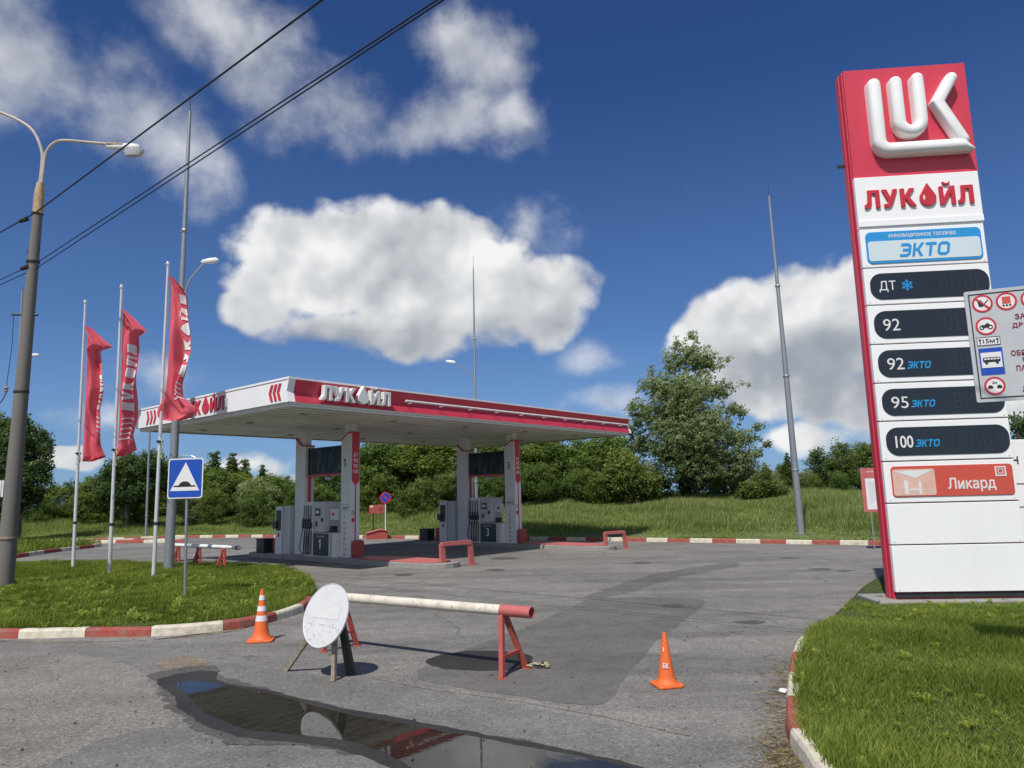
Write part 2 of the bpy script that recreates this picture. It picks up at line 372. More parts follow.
EK = [(.85, [[(0, 1), (.62, 1), (.85, .8), (.85, .2), (.62, 0), (0, 0), (0, .2), (.55, .2), (.64, .29), (.64, .40), (.18, .40), (.18, .6), (.64, .6), (.64, .71), (.55, .8), (0, .8)]]),
      (.85, [[(0, 0), (0, 1), (.21, 1), (.21, .6), (.34, .6), (.60, 1), (.85, 1), (.52, .51), (.87, 0), (.61, 0), (.34, .41), (.21, .41), (.21, 0)]]),
      (.85, [[(0, 1), (.85, 1), (.85, .8), (.53, .8), (.53, 0), (.32, 0), (.32, .8), (0, .8)]]),
      (.95, [[(.475, 1), (.22, 1), (0, .8), (0, .2), (.22, 0), (.475, 0), (.475, .2), (.28, .2), (.21, .27), (.21, .73), (.28, .8), (.475, .8)], [(.4751, 1), (.4751, .8), (.67, .8), (.74, .73), (.74, .27), (.67, .2), (.4751, .2), (.4751, 0), (.73, 0), (.95, .2), (.95, .8), (.73, 1)]])]
def ekto(mb, rect, y, depth, shear=.2):
    a, b, c, d = rect; x = 0; tw = sum(w for w, _ in EK)+.14*3; sh = shear*(d-b)
    for w, ps in EK:
        for p in ps: mb.prism([(a+(x+px)/tw*(c-a-sh)+pz*sh, b+pz*(d-b)) for px, pz in p], y-depth, y)
        x += w+.14
    return mb
ONE = [(.30, 0), (.62, 0), (.62, 1), (.38, 1), (0, .80), (0, .62), (.30, .76)]
def one(mb, rect, y, depth):
    a, b, c, d = rect; mb.prism([(a+px/.62*(c-a), b+pz*(d-b)) for px, pz in ONE], y-depth, y); return mb
def rrect(x0, z0, x1, z1, r, n=5):
    out = []
    for cx, cz, a0 in ((x1-r, z0+r, -90), (x1-r, z1-r, 0), (x0+r, z1-r, 90), (x0+r, z0+r, 180)):
        for i in range(n+1):
            a = R(a0+90*i/n); out.append((cx+r*math.cos(a), cz+r*math.sin(a)))
    return out
def circ(cx, cz, r, n=28, rz=None): return [(cx+r*math.cos(2*math.pi*i/n), cz+(rz or r)*math.sin(2*math.pi*i/n)) for i in range(n)]
def ring(mb, cx, cz, r0, r1, y0, y1, n=32, mi=0):
    vs = []
    for r in (r0, r1):
        for y in (y0, y1):
            vs += [V((cx+r*math.cos(2*math.pi*i/n), y, cz+r*math.sin(2*math.pi*i/n))) for i in range(n)]
    fs = []
    for i in range(n):
        j = (i+1) % n
        fs += [(i, j, 2*n+j, 2*n+i), (n+i, 3*n+i, 3*n+j, n+j), (2*n+i, 2*n+j, 3*n+j, 3*n+i), (i, n+i, n+j, j)]
    return mb.add(vs, fs, mi)
def framerect(mb, x0, z0, x1, z1, t, y0, y1, mi=0):
    mb.box(x0, x1, y0, y1, z0, z0+t, mi); mb.box(x0, x1, y0, y1, z1-t, z1, mi)
    mb.box(x0, x0+t, y0, y1, z0+t, z1-t, mi); mb.box(x1-t, x1, y0, y1, z0+t, z1-t, mi); return mb

# ------------------------------------------------------------------ ground
kpx = [(1100, 549), (1000, 547.5), (880, 545.5), (626, 541.5), (480, 540), (400, 538.7), (250, 537.5), (175, 538), (120, 540), (62, 541.5)]
KF = [gp(*p).to_2d() for p in kpx]
KF = [V((48, -2)), V((30, 14))] + KF[2:] + [V((-40, 44)), V((-120, 52))]
kx = np.array([p.x for p in KF][::-1]); ky = np.array([p.y for p in KF][::-1])
def bank(x, y, cut=0.0):
    x = np.asarray(x, float); y = np.asarray(y, float)
    d = (y - np.interp(x, kx, ky))*.86
    t = np.clip(d/19, 0, 1); t = t*t*(3-2*t)
    h = np.where(d < cut, -.06, .10 + 1.22*t + .12*t*np.sin(x*.21+1)*np.cos(y*.17) + np.clip((x-5)/20, 0, 1)*.25*t)
    return h
def hz(x, y): return float(bank(x, y))
xs = np.concatenate([[-1500, -900, -500, -300, -200, -150], np.arange(-120, 90, 1.5), [100, 150, 200, 300, 500, 900, 1500]])
ys = np.concatenate([[-600, -300, -100, -50, -20, -5], np.arange(0, 20, 5), np.arange(20, 75, .75), [80, 90, 110, 150, 220, 350, 600, 1000, 1800, 3000]])
X, Y = np.meshgrid(xs, ys); Z = bank(X, Y, 1.1)
nx, ny = len(xs), len(ys)
g = MB(); g.v = [V(p) for p in zip(X.ravel(), Y.ravel(), Z.ravel())]
g.f = [[j*nx+i, j*nx+i+1, (j+1)*nx+i+1, (j+1)*nx+i] for j in range(ny-1) for i in range(nx-1)]; g.m = [0]*len(g.f)
tag(g.build('ground', 'ground', smooth=True, recalc=False), kind='structure')

def sheet(name, pts, z, mat, kind='structure'):
    mb = MB(); mb.add([V((p[0], p[1], z)) for p in pts], [tuple(range(len(pts)))])
    o = mb.build(name, mat, recalc=False)
    if o.data.polygons[0].normal.z < 0: o.data.flip_normals()
    return tag(o, kind=kind)
def rough_edge(pts, amp, step=.12, closed=True, seed=1):
    pts = [V(p[:2]) for p in pts]
    if len(pts) < 60:
        for _ in range(2): pts = [q for i in range(len(pts)) for q in (pts[i].lerp(pts[(i+1) % len(pts)], .2), pts[i].lerp(pts[(i+1) % len(pts)], .8))]
    step = min(step, .06)
    rr = random.Random(seed); out = []
    n = len(pts); ph = [rr.random()*6 for _ in range(4)]; s = 0
    for i in range(n if closed else n-1):
        a = V(pts[i][:2]); b = V(pts[(i+1) % n][:2]); k = max(1, int((b-a).length/step)); nr = (b-a).normalized(); nr = V((-nr.y, nr.x))
        for j in range(k):
            s += step
            w = amp*(.5*math.sin(s*1.3+ph[0])+.35*math.sin(s*3.7+ph[1])+.25*math.sin(s*9+ph[2])+.2*math.sin(s*23+ph[3])) + rr.uniform(-.28, .28)*amp
            out.append(a.lerp(b, j/k) + nr*w)
    return out
asph = [(60, -40), (60, -8)] + [(p.x, p.y+.02) for p in KF] + [(-120, -40)]
sheet('forecourt_asphalt', asph, 0, 'asph')

def px_poly(l): return [gp(*p).to_2d() for p in l]
# road strip along the entrance (darker, finer) and the gravelly old corner
sheet('road', rough_edge(px_poly([(-200, 636), (60, 640), (170, 655), (300, 672), (430, 690), (560, 712), (700, 745), (790, 775)]) + [V((1.9, 2.5)), V((1.5, -25)), V((-40, -25)), V((-40, 9))], .05, .3, seed=3), .0015, 'asphg')
sheet('gravelly_road_patch', rough_edge(px_poly([(-150, 655), (40, 650), (120, 662), (150, 678), (172, 700), (182, 722), (120, 737), (70, 752), (10, 775), (-300, 800)]), .09, .12, seed=5), .0030, 'asphl')
sheet('asphalt_patch', rough_edge(px_poly([(404, 678), (440, 660), (470, 648), (520, 629), (560, 613), (590, 598), (640, 597.5), (713, 599), (690, 615), (665, 634), (640, 660), (615, 690), (600, 708), (500, 694)]), .035, .15, seed=8), .0030, 'asphd')
sheet('asphalt_strip', rough_edge(px_poly([(578, 598), (640, 577), (700, 566), (735, 561), (745, 565), (700, 573), (655, 584), (610, 598)]), .08, .2, seed=9), .0015, 'asphd')
sheet('damp_stain', rough_edge(px_poly([(423, 662), (436, 655), (470, 650), (515, 651), (536, 658), (532, 667), (500, 672), (450, 671)]), .05, .1, seed=10), .0045, 'wet')
for i, (cx, cy, rx, ry) in enumerate([(505, 558.5, 14, 1.4), (497, 570, 10, 1.0), (672, 606, 11, 2), (404, 575, 9, 1.2), (845, 571, 9, 1), (820, 569, 12, 1.2), (640, 563, 10, .9), (790, 558, 12, .7), (750, 622, 16, 1.3), (470, 556, 10, .8)]):
    sheet('damp_stain', rough_edge(px_poly([(cx+rx*math.cos(a), cy+ry*math.sin(a)) for a in [R(t) for t in range(0, 360, 40)]]), .07, .10, seed=20+i), .0045, 'stain')
sheet('pale_seam', rough_edge(px_poly([(372, 676.5), (430, 688), (520, 700), (600, 714), (690, 735), (690, 737), (600, 716), (520, 702), (430, 690), (372, 678)]), .015, .1, seed=33), .0045, 'seam')
sheet('sandy_edge', rough_edge(px_poly([(-60, 641), (60, 643), (160, 640), (250, 628), (300, 615), (302, 610), (255, 624), (232, 633), (155, 640), (60, 642), (-60, 641)]), .06, .1, seed=41), .0045, 'dirt')
sheet('sandy_edge', rough_edge(px_poly([(150, 662), (195, 655), (205, 662), (180, 672)]), .08, .1, seed=43), .0045, 'dirt')
wet_px = [(150, 682), (170, 676), (196, 671), (222, 671), (217, 682), (262, 689), (300, 698), (345, 709), (400, 720), (470, 732), (540, 745), (600, 757), (660, 772), (690, 800), (420, 800), (398, 775), (372, 758), (340, 748), (295, 742), (240, 738), (205, 727), (182, 712), (172, 697)]
wat_px = [(172, 684), (192, 681), (226, 686), (262, 693), (300, 702), (340, 713), (400, 724), (470, 736.5), (540, 750), (600, 762), (640, 771), (668, 800), (440, 800), (415, 772), (388, 755), (350, 742), (300, 735.5), (245, 730), (213, 718), (198, 707), (188, 694)]
o_px = [(x_+(x_-380)*.035, y_+(y_-712)*.12) for x_, y_ in wet_px]
sheet('damp_edge', rough_edge(px_poly(o_px), .10, .05, seed=49), .0052, 'stain')
sheet('wet_margin', rough_edge(px_poly(wet_px), .035, .06, seed=50), .0060, 'wet')
sheet('puddle', rough_edge(px_poly(wat_px), .018, .05, seed=51), .0075, 'water')

# ------------------------------------------------------------------ kerbs and turf
def resample(pts, step):
    pts = [V(p[:2]) for p in pts]; out = [pts[0]]; acc = 0
    for a, b in zip(pts, pts[1:]):
        l = (b-a).length; t = step-acc
        while t <= l: out.append(a.lerp(b, t/l)); t += step
        acc = (l-(t-step))
    return out
def smoothpts(pts, n=3):
    pts = [V(p[:2]) for p in pts]
    for _ in range(n):
        q = [pts[0]]
        for a, b in zip(pts, pts[1:]): q += [a.lerp(b, .25), a.lerp(b, .75)]
        q.append(pts[-1]); pts = q
    return pts
def kerb(name, pts, inside, L_=1.05, w=.16, h=.16, first=0, nsub=4, jit=.008):
    """one kerb line: stones laid end to end, painted red and white in turn; inside: +1 = left of the travel direction"""
    fine = resample(pts, L_/nsub); mb = MB(); k = 0; rr = random.Random(len(pts)*31+int(L_*100))
    for i in range(0, len(fine)-nsub, nsub):
        seg = fine[i:i+nsub+1]; mi = (first+k) % 2; k += 1
        dz = rr.uniform(-jit, jit); ring_ = []
        for j, p in enumerate(seg):
            a = seg[max(j-1, 0)]; b = seg[min(j+1, nsub)]; d = (b-a).normalized(); nr = V((-d.y, d.x))*inside
            if j == 0: p = p + d*.006
            if j == nsub: p = p - d*.006
            o = p + nr*w; ch = .03
            ring_.append([V((p.x, p.y, -.03)), V((p.x+nr.x*.012, p.y+nr.y*.012, h-ch+dz)), V((p.x+nr.x*ch, p.y+nr.y*ch, h+dz)), V((o.x, o.y, h+dz)), V((o.x, o.y, -.03))])
        vs = [v for r in ring_ for v in r]; m = 5
        fs = [(j*m+q, j*m+(q+1) % m, (j+1)*m+(q+1) % m, (j+1)*m+q) for j in range(nsub) for q in range(m)]
        fs += [tuple(range(m)), tuple(nsub*m+q for q in range(m))[::-1]]
        mb.add(vs, fs, mi)
    return tag(mb.build(name, ['kred', 'kwhite']), kind='structure')
# left island outline (starts front-left, runs to the tip and back)
li_px = [(-152, 637), (0, 638.5), (22, 639), (85, 637), (158, 637), (230, 630.5), (262, 625), (282, 619.5), (306, 611)]
li_back = [(316, 602), (317, 590), (308, 580), (294, 573), (262, 569), (240, 568), (170, 566.5), (90, 565), (0, 564), (-130, 564)]
LI1 = px_poly(li_px); LI2 = px_poly(li_back)
LIc = smoothpts(LI1+LI2, 2)
LIf = [p for i, p in enumerate(LIc) if i <= next(j for j, q in enumerate(LIc) if q.x > -5 and q.y > gp(315, 603).y)]
kerb('kerb', LIf, 1, 1.06, first=0, h=.14, jit=.014)
def inset(pts, d, side):
    out = []
    for i, p in enumerate(pts):
        a = pts[max(i-1, 0)]; b = pts[min(i+1, len(pts)-1)]; t = (b-a).normalized(); out.append(p + V((-t.y, t.x))*side*d)
    return out
turfL = [p+(q-p)*(1 if i < len(LIf) else .15) for i, (p, q) in enumerate(zip(LIc, inset(LIc, .15, 1)))]
sheet('verge_turf', turfL, .11, 'turf')
# right island
ri_px = [(822, 800), (804, 768), (790, 750), (785, 735), (785.5, 718), (787, 697), (790, 672), (793, 659), (799, 647), (813, 640), (834, 625), (852, 607), (866, 590), (900, 572), (960, 566), (1100, 562), (1500, 562)]
RI = smoothpts([V((2.4, 3.2))] + px_poly(ri_px), 2)
kerb('kerb', [p for p in RI if p.y < 10.3 or False], -1, .98, w=.115, first=1, h=.14)
turfR = [p+(inset(RI, .07, -1)[i]-p)*(1 if p.y < 10.0 else -.2) for i, p in enumerate(RI)] + [V((40, 8)), V((40, -2)), V((2.6, -2))]
sheet('verge_turf', turfR, .11, 'turf')
# far kerb
kerb('kerb', [p for p in KF if -45 < p.x < 31], -1 if KF[0].x > KF[-1].x else 1, .93, w=.18, h=.15, nsub=2, jit=.015)
rb = smoothpts(KF, 0); mbr = MB(); pr_ = []
for i in range(len(rb)-1):
    k_ = max(1, int((rb[i+1]-rb[i]).length/1.5))
    for j in range(k_): pr_.append(rb[i].lerp(rb[i+1], j/k_))
pr_.append(rb[-1])
for i, p in enumerate(pr_):
    a = pr_[max(i-1, 0)]; b = pr_[min(i+1, len(pr_)-1)]; t = (b-a).normalized(); nr = V((-t.y, t.x)); nr = nr if nr.y > 0 else -nr
    for dd_ in (.15, 1.2, 2.6, 3.4):
        q = p+nr*dd_; mbr.v.append(V((q.x, q.y, .10 if dd_ < 1 else float(bank(q.x, q.y))+(.015 if dd_ < 3 else -.25))))
mbr.f = [[i*4+j, i*4+j+1, i*4+5+j, i*4+4+j] for i in range(len(pr_)-1) for j in range(3)]; mbr.m = [0]*len(mbr.f)
tag(mbr.build('verge_turf', 'ground', smooth=True), kind='structure')
# left grass patch beyond the access road
lp = px_poly([(-140, 580), (0, 561), (45, 553.5), (85, 549), (104, 546.3), (95, 543.8), (62, 543), (0, 544), (-140, 547)])
LPc = smoothpts(lp, 2); kerb('kerb', LPc, 1, 1.3, nsub=2); sheet('verge_turf', inset(LPc, .15, 1), .11, 'turf')
tp = px_poly([(66, 543.2), (130, 543.2), (186, 542.6), (188, 541.6), (130, 541.2), (70, 541.8), (66, 543.2)])
kerb('kerb', tp, 1, 1.9, w=.4, nsub=2); 

# ------------------------------------------------------------------ grass blades
def inpoly(px, py, poly):
    c = np.zeros(len(px), bool); n = len(poly)
    for i in range(n):
        x1, y1 = poly[i]; x2, y2 = poly[(i+1) % n]
        if y1 == y2: continue
        c ^= ((y1 > py) != (y2 > py)) & (px < (x2-x1)*(py-y1)/(y2-y1)+x1)
    return c
def vis(x, y, z=.2, m=60):
    """keep only what the photo could plausibly see (with a margin for a step aside)"""
    P = np.stack([x, y, np.full_like(x, z)], 1) - np.array(EYE)
    a = P @ np.array(Rc); b = P @ np.array(Uc); c = P @ np.array(FW)
    c = np.maximum(c, .1); u = 512+a/c*728; v = 384-b/c*728
    return (u > -m*3) & (u < 1024+m*3) & (v < 768+m*2)
def npmesh(name, verts, quads, mats, shade, tris=None):
    me = bpy.data.meshes.new(name); nq = len(quads); nt_ = 0 if tris is None else len(tris)
    me.vertices.add(len(verts)); me.vertices.foreach_set('co', verts.astype(np.float32).ravel())
    idx = quads.ravel() if tris is None else np.concatenate([quads.ravel(), tris.ravel()])
    me.loops.add(len(idx)); me.loops.foreach_set('vertex_index', idx.astype(np.int32))
    me.polygons.add(nq+nt_)
    st = np.concatenate([np.arange(nq)*4, nq*4+np.arange(nt_)*3]).astype(np.int32)
    me.polygons.foreach_set('loop_start', st)
    me.update(calc_edges=True)
    at = me.attributes.new('shade', 'FLOAT', 'POINT'); at.data.foreach_set('value', shade.astype(np.float32))
    me.materials.append(M[mats]); return me
def blades(name, x, y, z, hgt, wid, mat, label, lean=.35, patch=None):
    n = len(x); a = rng.uniform(0, 2*np.pi, n); b = rng.uniform(0, 2*np.pi, n)
    h = hgt*rng.uniform(.5, 1.25, n); w = wid*rng.uniform(.6, 1.3, n); ln = lean*h*rng.uniform(.2, 1.2, n)
    if patch is not None: h = h*patch
    dx, dy = np.cos(a)*w/2, np.sin(a)*w/2; lx, ly = np.cos(b)*ln+.10*h, np.sin(b)*ln
    base = np.stack([x, y, z-.02], 1)
    v = np.empty((n, 5, 3))
    v[:, 0] = base + np.stack([-dx, -dy, 0*x], 1); v[:, 1] = base + np.stack([dx, dy, 0*x], 1)
    mid = base + np.stack([lx*.3, ly*.3, h*.6], 1)
    v[:, 2] = mid + np.stack([dx*.8, dy*.8, 0*x], 1); v[:, 3] = mid - np.stack([dx*.8, dy*.8, 0*x], 1)
    v[:, 4] = base + np.stack([lx, ly, h], 1)
    o = np.arange(n)*5
    q = np.stack([o, o+1, o+2, o+3], 1); t = np.stack([o+3, o+2, o+4], 1)
    pn = .5+.28*np.sin(x*1.1+np.sin(y*.9)*2)*np.cos(y*.8+1.3)+.15*np.sin(x*3.1+y*2.3)
    sh = np.clip(pn*.5+rng.normal(.25, .18, n), 0, 1)
    dry = (rng.uniform(0, 1, n) < .06+.10*np.clip(np.sin(x*.9+1)*np.cos(y*1.1), 0, 1)).astype(float)*.45
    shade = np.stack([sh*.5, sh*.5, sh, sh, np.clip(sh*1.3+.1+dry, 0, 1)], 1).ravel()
    me = npmesh(name, v.reshape(-1, 3), q, mat, shade, t)
    ob = bpy.data.objects.new(name, me); link(ob); tag(ob, label, 'grass', kind='stuff'); return ob
def scatter(poly, n, x0, x1, y0, y1, near=None):
    x = rng.uniform(x0, x1, n); y = rng.uniform(y0, y1, n)
    if near: # more blades near the camera
        y = y0+(y1-y0)*rng.uniform(0, 1, n)**near
    k = inpoly(x, y, [tuple(p) for p in poly]) & vis(x, y); return x[k], y[k]
x, y = scatter(turfL, 330000, -18, -2.5, 9.5, 26)
blades('grass', x, y, np.full_like(x, .11), .15, .011, 'grass', 'short green grass growing on the kerbed island around the flagpoles', patch=.78+.30*np.sin(x*1.7+y)*np.cos(y*1.3)+.15*np.sin(x*5.1-y*3.3))
pyl0 = gp(896, 602.5, .10)
x, y = scatter(turfR, 800000, 2, 14, 2.5, 17.5, near=1.15)
k = ~((y > pyl0.y-.1) & (y < pyl0.y+1.0) & (x > pyl0.x-.2)); x = x[k]; y = y[k]
blades('grass', x, y, np.full_like(x, .11), .115, .0075, 'grass', 'lush green grass on the kerbed verge in front of the price sign', lean=.6, patch=(.85+.4*np.sin(x*1.9+y*.7)*np.cos(y*1.6-x))*np.where(y > pyl0.y-1.3, .55, 1)*np.where((y > pyl0.y-.45) & (x > pyl0.x-.5), .45, 1))
x, y = scatter(LPc, 60000, -60, -18, 26, 50)
blades('grass', x, y, np.full_like(x, .11), .3, .03, 'grass', 'grass patch inside the far left kerb beside the access road')
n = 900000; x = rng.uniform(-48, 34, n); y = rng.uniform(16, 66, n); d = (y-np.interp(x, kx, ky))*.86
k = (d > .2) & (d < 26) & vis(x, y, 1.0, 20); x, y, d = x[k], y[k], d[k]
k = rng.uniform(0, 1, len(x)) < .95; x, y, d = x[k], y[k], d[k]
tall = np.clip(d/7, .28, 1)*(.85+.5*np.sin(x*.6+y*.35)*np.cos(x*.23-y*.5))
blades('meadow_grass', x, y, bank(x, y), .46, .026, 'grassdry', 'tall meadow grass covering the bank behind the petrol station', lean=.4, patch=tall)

# broad-leaved weeds in the verge
def weeds(n, poly, x0, x1, y0, y1, size, label):
    x, y = scatter(poly, n, x0, x1, y0, y1); vv = []; qq = []; sh = []
    for cx, cy in zip(x, y):
        k = random.randint(5, 9); s = size*random.uniform(.6, 1.3); base = random.uniform(.5, 1)
        for i in range(k):
            a = 2*math.pi*(i+random.random()*.5)/k; l = s*random.uniform(.7, 1.1); w = l*.3; ca, sa = math.cos(a), math.sin(a)
            o = len(vv); z0 = .12; up = random.uniform(.4, .9)
            vv += [(cx, cy, z0), (cx+ca*l*.5-sa*w/2, cy+sa*l*.5+ca*w/2, z0+l*up), (cx+ca*l, cy+sa*l, z0+l*up*.8), (cx+ca*l*.5+sa*w/2, cy+sa*l*.5-ca*w/2, z0+l*up)]
            qq.append((o, o+1, o+2, o+3)); sh += [base*.4, base, base, base]
    me = npmesh('weeds', np.array(vv), np.array(qq), 'grass', np.array(sh)); ob = bpy.data.objects.new('weeds', me); link(ob)
    tag(ob, label, 'weeds', kind='stuff')
weeds(900, turfL, -16, -3, 10, 20, .13, 'low broad leaved weeds among the grass of the flagpole island')
weeds(650, turfR, 2, 13, 3, 13, .09, 'low broad leaved weeds among the grass below the price sign')

# ------------------------------------------------------------------ trees
def leaves(centers, radii, per, size, shade, wind=(0, 0, 0), stretch=(1, 1, 1), droop=0):
    n = len(centers)*per
    c = np.repeat(centers, per, 0); r = np.repeat(radii, per)[:, None]; s0 = np.repeat(shade, per)
    g_ = rng.normal(0, 1, (n, 3)); g_ /= np.maximum(np.linalg.norm(g_, axis=1, keepdims=True), .2); g_ *= rng.uniform(.15, 1, (n, 1))**.6
    off = g_*r*np.array(stretch); P = c+off+np.array(wind)*rng.uniform(0, 1, (n, 1))*r
    a = rng.normal(0, 1, (n, 3)) + np.array(wind)*1.5 + np.array([0, 0, -droop]); a /= np.linalg.norm(a, axis=1, keepdims=True)
    b = np.cross(a, rng.normal(0, 1, (n, 3))); b /= np.maximum(np.linalg.norm(b, axis=1, keepdims=True), 1e-3)
    s = size*rng.uniform(.55, 1.3, (n, 1))
    v = np.stack([P-a*s, P+b*s*.5, P+a*s, P-b*s*.5], 1)
    # darker low inside a clump, lighter at its top
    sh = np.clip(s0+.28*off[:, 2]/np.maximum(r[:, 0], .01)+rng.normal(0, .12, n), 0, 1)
    return v.reshape(-1, 3), np.repeat(sh, 4)
def crown_mesh(name, lobes, nclump, per, crad, lsize, mat, wind=(0, 0, 0), hollow=.45, zmin=None, stretch=(1, 1, 1), droop=0):
    vol = np.array([l[3]*l[4]*l[5] for l in lobes])**.8; vol /= vol.sum(); C_ = []; S_ = []
    zt = max(l[2]+l[5] for l in lobes); zb = min(l[2]-l[5] for l in lobes)
    for i in rng.choice(len(lobes), nclump, p=vol):
        l = lobes[i]; d = rng.normal(0, 1, 3); d /= np.linalg.norm(d); d *= rng.uniform(hollow, 1.0)
        p = np.array([l[0]+d[0]*l[3], l[1]+d[1]*l[4], l[2]+d[2]*l[5]])
        if p[2] < .15: p[2] = .15+rng.uniform(0, .3)
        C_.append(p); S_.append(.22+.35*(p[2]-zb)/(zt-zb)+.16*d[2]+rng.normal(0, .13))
    C_ = np.array(C_); rad = crad*rng.uniform(.55, 1.35, len(C_))
    v, sh = leaves(C_, rad, per, lsize, np.array(S_), wind, stretch, droop)
    q = np.arange(len(v)).reshape(-1, 4)
    return npmesh(name, v, q, mat, sh), C_
def trunk_mb(h, r, tips, lean=(0, 0)):
    mb = MB(); path = []; n = 8
    for i in range(n+1):
        t = i/n; path.append(V((lean[0]*t*t+.12*math.sin(t*5), lean[1]*t*t+.1*math.cos(t*4)-.1, h*t-.2)))
    mb.tube(path, [r*(1-.82*i/n) for i in range(n+1)], 8)
    for tip in tips:
        t = max(.15, min(.9, (tip[2]*.62)/h)); i = int(t*n); a = path[i]; b = V(tip)
        m1 = a.lerp(b, .45)+V((0, 0, .10*(b-a).length)); r0 = r*(1-.82*t)*.55
        mb.tube([a, m1, b], [r0, r0*.6, r0*.15], 5)
    return mb
def make_tree(name, lobes, h, r, nclump, per, crad, lsize, mat, bark='bark', label=None, cat='tree', frame=None, group=None, nbr=26, **kw):
    fr = frame or FR((0, 0, 0))
    root = thing(name, label, cat, fr, group)
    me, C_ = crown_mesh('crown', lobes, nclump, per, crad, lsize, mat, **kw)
    o = bpy.data.objects.new('crown', me); link(o, root)
    k = rng.choice(len(C_), min(nbr, len(C_)), replace=False)
    trunk_mb(h, r, [tuple(C_[i]) for i in k], ).build('trunk', bark, root, smooth=True)
    return root
def lobes_round(h, w, n=9, low=.12, seed=0):
    rr = random.Random(seed); out = [(0, 0, h*.55, w*.33, w*.33, h*.40)]
    for i in range(n):
        a = rr.random()*6.28; t = rr.uniform(low, .86); rad = w*.5*math.sin(math.pi*min(.97, .25+t*.7))**.7
        out.append((math.cos(a)*rad*.6, math.sin(a)*rad*.6, h*t, rad*rr.uniform(.35, .6), rad*rr.uniform(.35, .6), h*rr.uniform(.10, .19)))
    out.append((0, 0, h*.88, w*.16, w*.16, h*.12))
    return out
def lobes_spruce(h, w):
    out = []
    for i in range(19):
        t = .06+i*.049; r = max(w*.07, w*.5*(1-t)**.85)
        out.append((0, 0, h*t, r, r, h*.09))
    out.append((0, 0, h*.95, w*.06, w*.06, h*.07)); return out
far_lab = {'r': 'broad round leafy tree in the wood line behind the petrol station', 'b': 'dense low leafy bush along the wood line behind the petrol station',
           's': 'narrow pointed spruce in the wood line left of the canopy', 'd': 'dark dense tree rising in the wood line behind the petrol station', 'g': 'grey green willow bush along the wood line behind the petrol station'}
protos = {}
def proto(kind, i):
    k = (kind, i)
    if k in protos: return protos[k]
    if kind == 'r': a = dict(lobes=lobes_round(6, 4.6, 10, .1, 3+i), h=5, r=.13, nclump=430, per=26, crad=.42, lsize=.11, mat='leafA')
    if kind == 'd': a = dict(lobes=lobes_round(6, 4.0, 10, .1, 31+i), h=5, r=.15, nclump=460, per=28, crad=.40, lsize=.10, mat='leafB')
    if kind == 'b': a = dict(lobes=lobes_round(6, 7.0, 9, .1, 50+i), h=4, r=.10, nclump=430, per=28, crad=.5, lsize=.12, mat='leafA')
    if kind == 'g': a = dict(lobes=lobes_round(6, 6.0, 9, .1, 70+i), h=4, r=.10, nclump=430, per=28, crad=.42, lsize=.11, mat='leafC')
    if kind == 's': a = dict(lobes=lobes_spruce(6, 2.6), h=5.6, r=.10, nclump=800, per=24, crad=.24, lsize=.10, mat='leafB', stretch=(1.2, 1.2, .8), hollow=.1)
    protos[k] = [a, None]; return protos[k]
cnt = {}
def plant(kind, i, px, ytop, Y, sxy=1.0):
    """stand a tree at depth Y with its top where the wood line's top is"""
    g0 = aY(px, 495, Y); x = g0.x; zb = hz(x, Y)-.15; zt = aY(px, ytop, Y).z; h = max(1.5, zt-zb); s = h/6.1
    fr = FR((x, Y, zb), random.uniform(0, 6.28)) @ Matrix.Diagonal((s*sxy, s*sxy, s, 1))
    names = {'r': 'leafy_tree', 'd': 'leafy_tree', 'b': 'bush', 'g': 'willow_bush', 's': 'spruce_tree'}; cats = {'r': 'tree', 'd': 'tree', 'b': 'bush', 'g': 'bush', 's': 'tree'}
    grp = {'r': 'round trees in the wood line', 'd': 'dark trees in the wood line', 'b': 'bushes along the wood line', 'g': 'willow bushes along the wood line', 's': 'spruces in the wood line'}[kind]
    p = proto(kind, i)
    if p[1] is None:
        p[1] = make_tree(names[kind], label=far_lab[kind], cat=cats[kind], frame=fr, group=grp, **p[0]); return p[1]
    return copy_tree(p[1], fr, far_lab[kind], grp)
